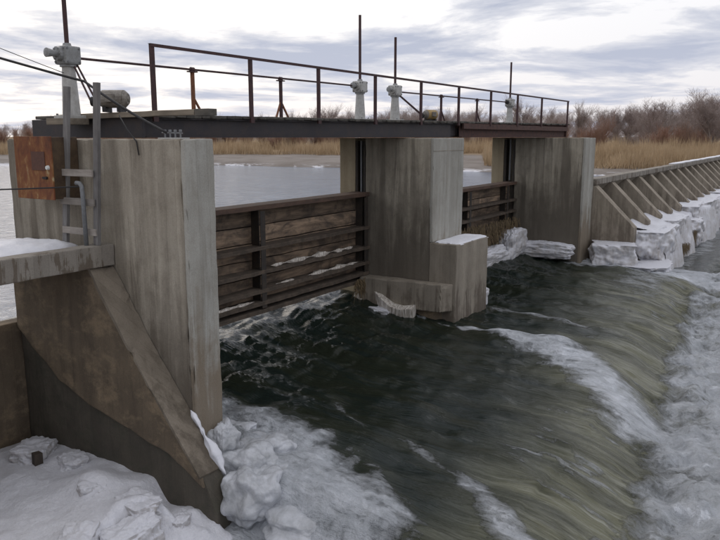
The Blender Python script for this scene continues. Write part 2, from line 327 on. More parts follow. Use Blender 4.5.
# ------------------------------------------------------------------ builders
class MB:
    def __init__(s): s.v = []; s.f = []
    def add(s, vs, fs):
        o = len(s.v); s.v += [tuple(p) for p in vs]; s.f += [tuple(i+o for i in f) for f in fs]; return s
    def box(s, x0, x1, y0, y1, z0, z1):
        return s.add([(x0,y0,z0),(x1,y0,z0),(x1,y1,z0),(x0,y1,z0),(x0,y0,z1),(x1,y0,z1),(x1,y1,z1),(x0,y1,z1)],
                     [(3,2,1,0),(4,5,6,7),(0,1,5,4),(1,2,6,5),(2,3,7,6),(3,0,4,7)])
    def bar(s, p0, p1, w, h, up=(0,0,1)):
        p0 = Vector(p0); p1 = Vector(p1); d = (p1-p0).normalized(); up = Vector(up)
        if abs(d.dot(up)) > .98: up = Vector((1,0,0))
        a = d.cross(up).normalized()*w/2; b = a.cross(d).normalized()*h/2
        return s.add([p0-a-b,p0+a-b,p0+a+b,p0-a+b,p1-a-b,p1+a-b,p1+a+b,p1-a+b], [(3,2,1,0),(4,5,6,7),(0,1,5,4),(1,2,6,5),(2,3,7,6),(3,0,4,7)])
    def tube(s, p0, p1, r0, r1=None, n=10, caps=True):
        r1 = r0 if r1 is None else r1
        p0 = Vector(p0); p1 = Vector(p1); d = (p1-p0).normalized()
        a = d.orthogonal().normalized(); b = d.cross(a); o = len(s.v)
        for p, r in ((p0, r0), (p1, r1)):
            for i in range(n):
                t = 2*math.pi*i/n; s.v.append(tuple(p+(a*math.cos(t)+b*math.sin(t))*r))
        for i in range(n):
            j = (i+1) % n; s.f.append((o+i, o+j, o+n+j, o+n+i))
        if caps: s.f.append(tuple(o+i for i in reversed(range(n)))); s.f.append(tuple(o+n+i for i in range(n)))
        return s
    def path(s, pts, r, n=7):
        pts = [Vector(p) for p in pts]; o = len(s.v); prev = None
        for k, p in enumerate(pts):
            d = (pts[min(k+1, len(pts)-1)]-pts[max(k-1, 0)]).normalized()
            a = (prev - d*prev.dot(d)).normalized() if prev is not None else d.orthogonal().normalized()
            prev = a; b = d.cross(a)
            for i in range(n):
                t = 2*math.pi*i/n; s.v.append(tuple(p+(a*math.cos(t)+b*math.sin(t))*r))
        for k in range(len(pts)-1):
            for i in range(n):
                j = (i+1) % n; s.f.append((o+k*n+i, o+k*n+j, o+(k+1)*n+j, o+(k+1)*n+i))
        s.f.append(tuple(o+i for i in reversed(range(n)))); e = o+(len(pts)-1)*n; s.f.append(tuple(e+i for i in range(n)))
        return s
    def prism(s, poly, lo, hi, axis='z'):
        n = len(poly); o = len(s.v)
        mk = {'z': lambda p, t: (p[0], p[1], t), 'x': lambda p, t: (t, p[0], p[1]), 'y': lambda p, t: (p[0], t, p[1])}[axis]
        for t in (lo, hi):
            for p in poly: s.v.append(mk(p, t))
        for i in range(n):
            j = (i+1) % n; s.f.append((o+i, o+j, o+n+j, o+n+i))
        s.f.append(tuple(o+i for i in reversed(range(n)))); s.f.append(tuple(o+n+i for i in range(n)))
        return s
    def mesh(s, name, mat, org=(0,0,0), bevel=0, seg=2, smooth=False, rough=0, cuts=0, ml=.32, chip=0):
        me = bpy.data.meshes.new(name)
        me.from_pydata([(p[0]-org[0], p[1]-org[1], p[2]-org[2]) for p in s.v], [], s.f)
        bm = bmesh.new(); bm.from_mesh(me); bmesh.ops.recalc_face_normals(bm, faces=bm.faces)
        if bevel:
            ed = [e for e in bm.edges if len(e.link_faces) == 2 and e.calc_face_angle(0) > .5]
            bmesh.ops.bevel(bm, geom=ed, offset=bevel, segments=seg, affect='EDGES', profile=.6, clamp_overlap=True)
        if cuts:
            bmesh.ops.triangulate(bm, faces=[f for f in bm.faces if len(f.verts) > 4])
            for _ in range(cuts):
                el = [e for e in bm.edges if e.calc_length() > ml]
                if el: bmesh.ops.subdivide_edges(bm, edges=el, cuts=1, use_grid_fill=True)
            bmesh.ops.triangulate(bm, faces=[f for f in bm.faces if len(f.verts) > 4])
        if rough:
            for v in bm.verts:
                q = (v.co+Vector(org))*2.7
                v.co += Vector((mnoise.noise(q), mnoise.noise(q+Vector((9,2,4))), mnoise.noise(q+Vector((3,7,1)))))*rough
        if chip:
            bm.normal_update(); mv = []
            for v in bm.verts:
                sh = max((e.calc_face_angle(0) for e in v.link_edges if len(e.link_faces) == 2), default=0)
                if sh > .35:
                    q = (v.co+Vector(org))
                    k = max(0, mnoise.noise(q*3.1)*.7+mnoise.noise(q*9.3)*.7-.12)
                    mv.append((v, v.normal*(-chip*k*2.2)))
            for v, d in mv: v.co += d
        if smooth:
            for f in bm.faces: f.smooth = True
        bm.to_mesh(me); bm.free(); me.materials.append(mat); return me

def link(name, me, parent=None, loc=(0,0,0)):
    o = bpy.data.objects.new(name, me); col.objects.link(o); o.location = loc
    if parent: o.parent = parent
    return o
def tag(o, label=None, cat=None, group=None, kind=None):
    for k, v in (('label', label), ('category', cat), ('group', group), ('kind', kind)):
        if v: o[k] = v
    return o
def thing(name, loc, label, cat, group=None):
    return tag(link(name, None, None, loc), label, cat, group)
def worg(p):
    x = Vector((0,0,0))
    while p is not None: x = x+p.location; p = p.parent
    return x
def part(par, name, mb, mat, **k):
    o = worg(par); return link(name, mb.mesh(name, mat, o, **k), par)
def single(name, mb, mat, loc, label, cat, group=None, **k):
    return tag(link(name, mb.mesh(name, mat, loc, **k), None, loc), label, cat, group)
def copy_tree(o, parent=None):
    c = o.copy(); col.objects.link(c)
    if parent: c.parent = parent
    for ch in list(o.children): copy_tree(ch, c)
    return c

def grid_mesh(name, xs, ys, Z, mat, attrs=None, flow=None, smooth=True):
    nx, ny = len(xs), len(ys)
    X, Y = np.meshgrid(xs, ys, indexing='ij')
    co = np.stack([X, Y, Z], -1).reshape(-1, 3).astype(np.float32)
    i = np.arange(nx-1)[:, None]*ny+np.arange(ny-1)[None]
    q = np.stack([i, i+ny, i+ny+1, i+1], -1).reshape(-1, 4)
    me = bpy.data.meshes.new(name); me.vertices.add(len(co)); me.vertices.foreach_set('co', co.ravel())
    me.loops.add(q.size); me.loops.foreach_set('vertex_index', q.ravel().astype(np.int32))
    me.polygons.add(len(q)); me.polygons.foreach_set('loop_start', np.arange(0, q.size, 4, dtype=np.int32))
    me.polygons.foreach_set('use_smooth', np.full(len(q), smooth))
    me.update(calc_edges=True)
    for k, a in (attrs or {}).items():
        t = me.attributes.new(k, 'FLOAT', 'POINT'); t.data.foreach_set('value', a.reshape(-1).astype(np.float32))
    if flow is not None:
        t = me.attributes.new('flow', 'FLOAT_VECTOR', 'POINT'); t.data.foreach_set('vector', flow.reshape(-1).astype(np.float32))
    me.materials.append(mat); return me

# ------------------------------------------------------------------ terrain
BANK = [(85,-60),(85,0),(84,40),(84,72),(74,92),(63,106),(30,132),(0,152),(-60,185),(-200,230)]
def bank_dist(X, Y):
    """signed distance to the far bank line, positive on land"""
    best = np.full(X.shape, 1e9); sign = np.ones(X.shape)
    pts = [(85,-3000)]+BANK+[(-4000,700)]
    for (x0,y0),(x1,y1) in zip(pts, pts[1:]):
        dx, dy = x1-x0, y1-y0; l2 = dx*dx+dy*dy
        t = np.clip(((X-x0)*dx+(Y-y0)*dy)/l2, 0, 1)
        d = np.hypot(X-x0-t*dx, Y-y0-t*dy); sd = np.sign((X-x0)*dy-(Y-y0)*dx)
        m = d < best; best = np.where(m, d, best); sign = np.where(m, sd, sign)
    return best*sign
def ground_z(X, Y):
    d = bank_dist(X, Y)+(fbm(X*.06, Y*.06, 4)-.5)*6
    z = np.interp(d, [-12, -2, 0, 1.0, 3, 22, 30, 60, 200, 900, 4000], [-7.2, -5.2, -4.35, -3.9, -3.6, -3.05, -2.6, -2.3, -1.8, -1.0, 0.0])
    z = z+(fbm(X*.25, Y*.25, 4)-.5)*np.interp(d, [-3, 2, 40, 200], [0, .25, .5, .8])
    # near bank under the camera
    e = np.where(Y > 9, -2.0-X+(Y-9)*0.0, 0.5-X)
    n = np.interp(e, [-4, -1, 2, 6], [-7.2, -5.4, -2.2, -1.75])
    return np.maximum(z, n)
def axis(lo, a, b, hi, fine, g=1.13):
    xs = list(np.arange(a, b, fine)); s = fine; x = xs[-1]
    while x < hi: s *= g; x += s; xs.append(x)
    s = fine; x = a; pre = []
    while x > lo: s *= g; x -= s; pre.append(x)
    return np.array(pre[::-1]+xs)
gx = axis(-4000, -10, 190, 4500, 1.3); gy = axis(-4000, -30, 210, 4500, 1.6)
GX, GY = np.meshgrid(gx, gy, indexing='ij')
tag(link('ground', grid_mesh('ground', gx, gy, ground_z(GX, GY), M['ground'])), kind='structure', label='muddy river banks with dead grass and snow edges')

# ------------------------------------------------------------------ water
WS = -4.25
xs = axis(-900, 0, 60, 110, .5); ys = np.concatenate([np.arange(15.9, 60, .5), 60*1.05**np.arange(0, 60)])
XX, YY = np.meshgrid(xs, ys, indexing='ij')
Zu = WS+(fbm(XX*.8, YY*.5, 3)-.5)*.05
river = tag(link('river_water', grid_mesh('river_water', xs, ys, Zu, M['river'])), kind='structure', label='grey rippled river above the dam')

POOL = -5.35
xs = np.concatenate([np.arange(-6, 3, .3), np.arange(3, 31, .065), 31+np.cumsum(.065*1.05**np.arange(0, 82))])
xs = xs[xs < 95]
ys = np.concatenate([-60+np.arange(0, 50, 1.0), np.arange(-10, -3, .2), np.arange(-3, 16.0, .062)])
X, Y = np.meshgrid(xs, ys, indexing='ij')
wob = (fbm(X*.55, X*0+3.3, 4)-.5)*1.5+(fbm(X*.9+5, Y*.35, 3)-.5)*.8
yc = 3.15+.10*(np.clip(X, 6, 26)-10)+wob*.5           # crest of the chute
t = Y-yc
prof_t = [-9, -4.5, -3.0, -2.2, -1.7, -1.3, -.9, -.4, .15, .8, 2.0, 3.5, 4.9, 6.0, 6.9, 8.2]
prof_z = [POOL, POOL+.02, POOL+.08, POOL+.04, POOL-.07, POOL-.06, -5.18, -4.98, -4.88, -4.83, -4.78, -4.74, -4.68, -4.58, -4.5, -4.4]
tt = np.linspace(-9, 8.5, 700); zz = np.interp(tt, prof_t, prof_z); k = np.hanning(41); k /= k.sum()
zz = np.convolve(np.pad(zz, 20, mode='edge'), k, 'valid')
zs = np.interp(t, tt, zz)
zs = np.where(Y > 7.2, zs, zs)
blend = sst(8.0, 10.9, Y); zs = zs*(1-blend)+(WS-.28*sst(11.2, 8.6, Y))*blend
def path_d(px):
    best = np.full(X.shape, 1e9); along = np.zeros(X.shape); tot = 0
    for (x0,y0),(x1,y1) in zip(px, px[1:]):
        dx, dy = x1-x0, y1-y0; l = math.hypot(dx, dy); q = np.clip(((X-x0)*dx+(Y-y0)*dy)/l/l, 0, 1)
        d = np.hypot(X-x0-q*dx, Y-y0-q*dy); m = d < best
        best = np.where(m, d, best); along = np.where(m, tot+q*l, along); tot += l
    return best, along/tot
wz = sst(6.75, 7.35, X)*(1-sst(28.2, 30.6, X+(fbm(X*0+2, Y*.8, 3)-.5)*2))
Zd = POOL+(zs-POOL)*wz
n1 = fbm(X*1.0, Y*.22, 5); n2 = fbm(X*2.6, Y*.5, 4); nb = fbm(X*.9, Y*.9, 6, .55); nbb = fbm(X*2.7+9, Y*2.7, 5, .55)
# foam masks
foam = np.zeros(X.shape)
foot = sst(-.75, -1.6, t)                                     # 1 in the pool below the chute
decay = np.interp(t, [-16, -9, -5, -2.6, -1.4, -.9], [.16, .36, .60, .86, .74, .5])*np.interp(X, [6, 20, 26, 33, 60], [1, 1, .8, .34, .15])
foam = np.maximum(foam, foot*decay)
d, a = path_d([(8.6,9.4),(9.5,8.0),(9.3,6.6),(8.6,5.6),(7.5,4.0),(6.3,2.6)])
inside = (X < np.interp(Y, [2.6, 4.0, 5.6, 6.6, 8.0, 9.4], [6.3, 7.5, 8.6, 9.3, 9.5, 8.6]))
sd = np.where(inside, d, -d)+(nb-.5)*1.0
foam = np.maximum(foam, sst(-.3, .6, sd+(nbb-.5)*.5)*np.interp(Y, [1, 6, 8.4, 9.4], [.85, .82, .66, 0]))
d, a = path_d([(16.35,9.9),(16.2,8.6),(16.15,7.5),(16.0,6.6),(15.9,4.9),(14.6,3.5),(12.8,2.2)])
wk = np.interp(a, [0, .25, .35, .5, .75, 1], [.13, .14, .30, .55, .8, .9])
foam = np.maximum(foam, sst(wk*1.35, wk*.1, d+(nb-.5)*1.0+(nbb-.5)*.35)*np.interp(a, [0, .3, .4, 1], [.60, .66, .82, .85]))
ridge = np.exp(-(d/(wk*1.1))**2)*np.interp(a, [0, .3, .4, .6, .9, 1], [.0, .04, .2, .24, .14, 0])
d, a = path_d([(18.6,7.4),(18.5,6.2),(18.2,4.9)]); foam = np.maximum(foam, sst(.5, .05, d)*.6)
d1, a1 = path_d([(10.4,7.3),(9.9,6.7),(9.4,5.85)])
foam = np.maximum(foam, sst(.12, .0, d1+(nb-.5)*.2+(nbb-.5)*.15)*.5*np.sin(np.clip(a1, .02, .98)*math.pi)**.6)
d2, a2 = path_d([(9.6,5.5),(9.25,4.8),(8.9,3.9),(8.3,3.1),(7.5,2.3)])
foam = np.maximum(foam, sst(.12+.5*a2, .0, d2+(nb-.5)*.55+(nbb-.5)*.25)*np.interp(a2, [0, .1, 1], [0, .5, .7]))
foam = np.maximum(foam, sst(26.6, 28.4, X+(nb-.5)*2)*sst(9.6, 7.4, Y)*sst(1.0, 2.2, Y)*.85*(X < 31.5))
foam = np.maximum(foam, sst(21, 25.5, X+(nb-.5)*3)*sst(2.2, .2, t)*sst(-.9, -.2, t)*.5)
foam = np.where(Y > 9.9, foam*.2, foam)
foam = np.maximum(foam, np.clip(np.clip(fbm(X*3.4, Y*1.1+5, 4)-.58, 0, 1)*4.0, 0, .42)*sst(2.0, -.3, t)*(1-foot)*wz)
poolm = np.clip(np.maximum(sst(-.5, -1.5, t), (X < 9.8)*sst(9.6, 8.6, X)*.35), 0, 1)
air = sst(1.9, -.7, t+(n1-.5)*1.8+(nb-.5)*1.2)*sst(-4, -2.2, t)*wz*(.6+.8*np.clip(n2, 0, 1))
air = np.maximum(air, .45*sst(3.2, .3, t+(nb-.5)*1.5)*sst(15, 25, X)*wz*sst(-3, -1, t))
air = np.maximum(air, foam*.35)
calm = sst(-1.2, -2.2, t)*sst(30, 40, X)
amp_s = np.interp(Y, [9, 8, 5, 3], [.05, .09, .12, .16])*wz*(1-foot)
n3 = fbm(X*1.3+4, Y*.8+2, 4); n4 = fbm(X*1.1+31, Y*4.6, 4, .55)
Zd += ((n1-.5)*1.3+(n2-.5)*.7+(n3-.5)*1.3)*amp_s
Zd += (n4-.5)*.17*sst(6.8, 8.8, Y)*sst(15.8, 11.0, Y)*(X > 7.4)
n5 = np.clip(fbm(X*3.4, Y*1.1+5, 4)-.55, 0, 1)*np.clip(fbm(X*.8+8, Y*.8, 3)*1.6-.4, 0, 1)       # small breaking crests
Zd += n5*.35*wz*(1-foot)*sst(9, 7, Y)

boil = np.clip(foot*np.interp(t, [-14, -6, -1.2], [.25, .6, 1.0]), 0, 1)*(1-.6*sst(26, 36, X))
Zd += boil*((nb-.5)*.85+(nbb-.5)*.34)+ridge*(.6+.8*nb)+np.clip(sd, 0, .8)*sst(9.4, 8, Y)*((nb-.4)*.38+(nbb-.5)*.14)*(X < 9.5)*(X > 5.5)
Zd += foam*(nbb-.5)*.07
Zd = np.where(X < 6.75, np.minimum(Zd, POOL+.12), Zd)
rip = (fbm(X*1.1, Y*2.2, 4)-.5)*.07
Zd = np.where((Y > 10.85) & ((X < 7.2) | (X > 27.9)), WS+rip, Zd)
dx_flow = np.interp(Y, [2, 5, 8, 11], [0, -.12, -.05, 0])
flow = np.stack([X+.12*(Y-6)*0-(X-16)*.0+.25*(fbm(X*.3, Y*.3, 3)-.5), Y, Zd*.2], -1)
tag(link('spillway_water', grid_mesh('spillway_water', xs, ys, Zd, M['rush'], {'foam': foam, 'air': air, 'pool': poolm}, flow)), kind='structure',
    label='dark fast water pouring between the piers into white foam')

# ------------------------------------------------------------------ piers
def z_deck(x): return .36+.0078*(x-8)
p = thing('concrete_pier', (7.2, 9.2, -6.5), 'nearest concrete pier with ladder and rusty cabinet on its bank side', 'pier')
part(p, 'pier_body', MB().box(6.92, 7.46, 7.30, 11.28, -6.5, -.03), M['pier_near'], bevel=.02, rough=.012, cuts=7, ml=.13, chip=.035)
part(p, 'pier_nose', MB().box(6.915, 7.465, 7.22, 7.30, -6.5, -.028), M['nose'], bevel=.018, rough=.010, cuts=7, ml=.13, chip=.035)

def slot_poly(x0, x1, y0, y1, s0, s1, left=True, right=False, dep=.28):
    q = [(x0, y0), (x1, y0)]
    if right: q += [(x1, s0), (x1-dep, s0), (x1-dep, s1), (x1, s1)]
    q += [(x1, y1), (x0, y1)]
    if left: q += [(x0, s1), (x0+dep, s1), (x0+dep, s0), (x0, s0)]
    return q
p = thing('concrete_pier', (17.4, 9.6, -6.5), 'thick middle concrete pier between the two gates with a low step', 'pier')
part(p, 'pier_body', MB().prism(slot_poly(16.5, 18.3, 8.46, 10.42, 9.9, 10.1, False), -6.5, -.03), M['pier_mid'], bevel=.02, rough=.014, cuts=7, ml=.13, chip=.035)
part(p, 'pier_tail', MB().box(16.5, 18.3, 10.76, 11.25, -6.5, -.03), M['tan'], bevel=.02, rough=.012, cuts=4)
part(p, 'pier_core', MB().box(16.80, 18.0, 10.40, 10.78, -6.5, -.04), M['pier_mid'])
part(p, 'pier_nose', MB().box(16.495, 18.305, 8.38, 8.46, -2.69, -.028), M['nose'], bevel=.018, rough=.010, cuts=7, ml=.13, chip=.035)
part(p, 'step_block', MB().box(16.49, 18.52, 7.68, 8.455, -6.5, -2.70), M['pier_low'], bevel=.02, rough=.014, cuts=7, ml=.13, chip=.035)
part(p, 'footing_ledge', MB().prism([(16.15, 7.95), (16.485, 7.75), (16.485, 10.3), (16.02, 10.3)], -4.42, -3.70), M['pier_low'], bevel=.025, rough=.02, cuts=7, ml=.13, chip=.035)
part(p, 'footing_base', MB().prism([(16.30, 8.25), (16.48, 8.05), (16.48, 10.3), (16.3, 10.3)], -6.3, -4.425), M['wing'], rough=.02, cuts=3)
part(p, 'gate_guide', MB().box(16.52, 16.79, 10.44, 10.50, -4.6, -.1).box(16.52, 16.79, 10.68, 10.745, -4.6, -.1), M['gate_steel'])
part(p, 'guide_pipe', MB().tube((16.55, 10.58, -1.46), (16.55, 10.58, -.1), .028), M['galv'])
part(p, 'expansion_strip', MB().box(16.492, 18.31, 8.374, 8.38, -.36, -.345), M['pier_low'])

p = thing('concrete_pier', (28.3, 9.6, -6.5), 'farthest concrete pier where the footbridge ends beside the weir', 'pier')
part(p, 'pier_body', MB().box(27.6, 28.93, 7.76, 10.42, -6.5, -.03), M['pier_mid'], bevel=.02, rough=.014, cuts=7, ml=.13, chip=.035)
part(p, 'pier_nose', MB().box(27.595, 28.935, 7.66, 7.76, -6.5, -.028), M['nose'], bevel=.018, rough=.010, cuts=7, ml=.13, chip=.035)
part(p, 'pier_tail', MB().box(27.6, 28.93, 10.90, 11.4, -6.5, -.03), M['tan'], bevel=.02, rough=.012, cuts=4)
part(p, 'pier_core', MB().box(27.9, 28.9, 10.40, 10.92, -6.5, -.04), M['pier_mid'])
part(p, 'gate_guide', MB().box(27.62, 27.89, 10.44, 10.52, -4.6, -.1).box(27.62, 27.89, 10.80, 10.89, -4.6, -.1), M['gate_steel'])
part(p, 'guide_pipe', MB().tube((27.65, 10.64, -1.7), (27.65, 10.64, -.1), .03), M['galv'])

# ------------------------------------------------------------------ gates
def make_gate(x0, x1, top, bot, label, ribs, xst):
    g = thing('sluice_gate', ((x0+x1)/2, 10.6, bot), label, 'sluice gate')
    nb_ = 6; hh = (top-.10-bot)/nb_
    for i in range(nb_):
        z0 = bot+i*hh; jy = random.uniform(-.015, .015)
        part(g, 'board', MB().box(x0, x1, 10.60+jy, 10.72, z0+.012, z0+hh-.012), M['board'], bevel=.012, rough=.02, cuts=4)
    part(g, 'backing_plate', MB().box(x0, x1, 10.722, 10.75, bot, top-.1), M['gate_steel'])
    part(g, 'cap_beam', MB().box(x0-.02, x1+.02, 10.28, 10.78, top-.105, top), M['gate_cap'], bevel=.012, rough=.006, cuts=4)
    for z, d in ribs:
        part(g, 'rib', MB().box(x0, x1, 10.25, 10.585, z-.02, z+.02).box(x0, x1, 10.25, 10.268, z-.07, z-.0205), M['gate_rib'], bevel=.005, rough=.016, cuts=5)
    for x in xst:
        part(g, 'stiffener', MB().box(x-.018, x+.018, 10.38, 10.59, bot+.02, top-.11).box(x-.08, x+.08, 10.26, 10.278, bot+.1, top-.13), M['gate_steel'], bevel=.004)
    return g
make_gate(7.50, 16.47, -1.46, -3.86, 'raised near sluice gate of stained boards and dark ribs between first two piers',
          [(-2.38, .3), (-2.92, .3), (-3.34, .3), (-3.62, .3), (-3.80, .3)], (9.4, 12.05, 16.3))
make_gate(18.34, 27.57, -1.74, -4.10, 'far sluice gate with straw caught below, left of the last pier',
          [(-2.42, .3), (-2.86, .3), (-3.3, .3)], (20.6, 23.1, 26.6))

# ------------------------------------------------------------------ footbridge
b = thing('footbridge', (19, 10.6, 0), 'long plank footbridge with rusty handrail over the concrete piers', 'footbridge')
def girder(x0, x1, y, z0, z1, mat, name='girder'):
    fl = .09
    m = MB().box(x0, x1, y-.006, y+.006, z0+.02, z1-.02).box(x0, x1, y-fl, y+fl, z0, z0+.018).box(x0, x1, y-fl, y+fl, z1-.018, z1)
    return m
def sloped(mb):
    mb.v = [(x, y, z+(.0078*(x-8) if z > .1 else 0)) for x, y, z in mb.v]; return mb
part(b, 'girder', sloped(girder(8.0, 19.3, 9.28, -.01, .30, M['steel_dark'])), M['steel_dark'])
part(b, 'girder', sloped(girder(8.0, 19.3, 12.0, -.01, .30, M['steel_dark'])), M['steel_dark'])
part(b, 'girder', sloped(girder(19.9, 30.1, 9.28, -.01, .30, M['steel_rust'])), M['steel_rust'])
part(b, 'girder', sloped(girder(19.32, 30.1, 12.0, -.01, .30, M['steel_rust'])), M['steel_rust'])
part(b, 'end_girder', MB().box(7.93, 7.985, 9.19, 12.1, -.012, .30), M['steel_dark'], bevel=.006)
part(b, 'end_girder', MB().box(30.11, 30.16, 9.19, 12.1, -.012, .46), M['steel_rust'], bevel=.006)
for x in np.arange(10, 30, 2.5):
    part(b, 'cross_beam', MB().box(x-.05, x+.05, 9.38, 11.9, .06, .26), M['steel_dark'])
part(b, 'girder_splice', MB().box(19.32, 19.88, 9.40, 9.5, .03, .36), M['steel_dark'])
part(b, 'rusty_stringer', MB().box(19.9, 30.1, 9.13, 9.186, .24, .40), M['steel_rust'], rough=.01, cuts=3)
pm = [MB().box(-.095, .095, -1.48, 1.48, 0, .055).mesh('plank', M['plank'], bevel=.008, seg=1, rough=.006) for _ in range(1)][0]
x = 7.98; k = 0
while x < 30.1:
    o = link('plank', pm, b, (x+.1-19, 10.62+random.uniform(-.045, .045)-10.6, z_deck(x)-.055+random.uniform(-.006, .006)))
    o.rotation_euler = (0, 0, random.uniform(-.01, .01)); x += .208
post_x = [8.15, 10.48, 12.62, 14.9, 17.2, 19.52, 21.9, 24.25, 26.75, 29.95]
for x in post_x:
    z0 = z_deck(x)-.12
    part(b, 'rail_post', MB().box(x-.032, x+.032, 9.108, 9.114, z0, 1.44).box(x-.032, x-.026, 9.114, 9.165, z0, 1.44).box(x-.05, x+.05, 9.102, 9.108, z0, z0+.1), M['rail'])
part(b, 'top_rail', MB().box(8.10, 30.0, 9.10, 9.16, 1.44, 1.447).box(8.10, 30.0, 9.10, 9.107, 1.395, 1.44), M['rail'])
part(b, 'kerb_timber', MB().bar((7.86, 11.2, .33), (7.90, 7.95, .365), .13, .085), M['kerb'], bevel=.008, rough=.006, cuts=4)
part(b, 'timber_block', MB().box(7.84, 8.02, 7.66, 7.945, .31, .41), M['plank'], bevel=.008)
part(b, 'timber_block', MB().box(7.40, 7.82, 10.35, 10.9, .20, .30), M['kerb'], bevel=.008)

# ------------------------------------------------------------------ gate hoists, shafts, motors
def make_hoist(x, zb, ztop, label, mat_ped):
    zg = 1.30; y = 10.6
    h = thing('gate_hoist', (x, y, zb), label, 'gate hoist', 'gate hoists standing on the footbridge')
    m = MB(); m.tube((x, y, zb+.05), (x, y, zg-.13), .145, .10, 14)
    m.box(x-.2, x+.2, y-.2, y+.2, zb, zb+.05)
    part(h, 'pedestal', m, mat_ped, bevel=.008)
    gb = MB().box(x-.15, x+.15, y-.15, y+.15, zg-.14, zg+.15)
    gbx = part(h, 'gearbox', gb, M['grey'] if x < 10 else M['white'], bevel=.03)
    cap = MB().tube((x-.15, y, zg+.02), (x-.21, y, zg+.02), .115, .11, 14).tube((x-.21, y, zg+.02), (x-.25, y, zg+.02), .06, .05, 12)
    for i in range(6):
        t_ = i*math.pi/3; cap.tube((x-.205, y+.09*math.cos(t_), zg+.02+.09*math.sin(t_)), (x-.225, y+.09*math.cos(t_), zg+.02+.09*math.sin(t_)), .014, n=6)
    part(h, 'gear_cover', cap, M['white'] if x > 10 else M['grey'])
    part(h, 'side_shaft', MB().tube((x-.24, y-.02, zg+.02), (x-.40, y-.02, zg+.02), .045, .075, 12).tube((x-.40, y-.02, zg+.02), (x-.41, y-.02, zg+.02), .075, .03, 12), M['grey'] if x < 20 else M['black'])
    bo = MB()
    for dy in (-.11, .11):
        for dz in (-.10, .11): bo.tube((x-.15, y+dy, zg+dz), (x-.165, y+dy, zg+dz), .016, n=6); bo.tube((x+dy, y-.15, zg+dz), (x+dy, y-.165, zg+dz), .016, n=6)
        bo.tube((x+dy*1.45, y-.16, zb+.05), (x+dy*1.45, y-.16, zb+.08), .02, n=6).tube((x+dy*1.45, y+.16, zb+.05), (x+dy*1.45, y+.16, zb+.08), .02, n=6)
    part(h, 'bolts', bo, M['galv'])['kind'] = 'stuff'
    part(h, 'base_flange', MB().tube((x, y, zg-.175), (x, y, zg-.142), .135, .135, 16), M['grey'])
    part(h, 'stem_collar', MB().tube((x, y, zg+.15), (x, y, zg+.20), .075, .06, 12), M['grey'])
    part(h, 'lift_stem', MB().tube((x, y, zg-.5), (x, y, ztop), .036, .036, 10), M['rail'])
    return h
make_hoist(7.68, .30, 2.9, 'grey gate hoist at the near end of the bridge above the ladder', M['white'])
make_hoist(16.51, z_deck(16.5)+.002, 3.12, 'white gate hoist with the tall stem over the middle pier, left of the pair', M['white'])
make_hoist(18.37, z_deck(18.4)+.002, 2.77, 'white gate hoist over the middle pier, right of the pair', M['white'])
make_hoist(27.3, z_deck(27.3)+.002, 2.83, 'small stained gate hoist at the far end of the bridge', M['white'])
for x0, x1, lab in ((7.83, 16.27, 'long dark drive shaft running from nearest hoist to the middle pier'), (18.52, 27.06, 'thin dark drive shaft running from middle pier to farthest hoist')):
    m = MB().tube((x0, 10.6, 1.28), (x1, 10.6, 1.32), .021, n=8)
    t_ = thing('drive_shaft', (x0, 10.6, 1.28), lab, 'drive shaft')
    part(t_, 'shaft_rod', m, M['rail'])
    xc = x1-.02; part(t_, 'coupling', MB().tube((xc-.14, 10.6, 1.32), (xc, 10.6, 1.32), .03, .075, 12), M['black'])
def stand(x, lab, mat, brace):
    z0 = z_deck(x)+.002; y = 10.6
    t_ = thing('shaft_stand', (x, y, z0), lab, 'shaft stand', 'shaft stands on the deck')
    part(t_, 'stand_post', MB().box(x-.03, x+.03, y-.03, y+.03, z0, 1.24), mat, bevel=.004)
    part(t_, 'bearing', MB().box(x-.10, x+.10, y-.05, y+.05, 1.24, 1.265).tube((x-.04, y, 1.295), (x+.04, y, 1.295), .045, n=10), M['rail'])
    for s_ in brace:
        part(t_, 'brace', MB().bar((x+.02*s_, y, z0+.36), (x+.24*s_, y-.04, z0), .035, .035), M['orange'] if x < 15 else M['rail'])
stand(10.45, 'shaft stand with one orange brace near the first handrail posts', M['orange'], (1,))
stand(13.18, 'rusty tripod shaft stand with two orange braces, halfway along the near span', M['rail'], (-1, 1))
stand(21.33, 'dark tripod shaft stand nearer the middle pier on the far span', M['rail'], (-1, 1))
stand(24.16, 'dark tripod shaft stand nearer the far pier on the far span', M['rail'], (-1, 1))
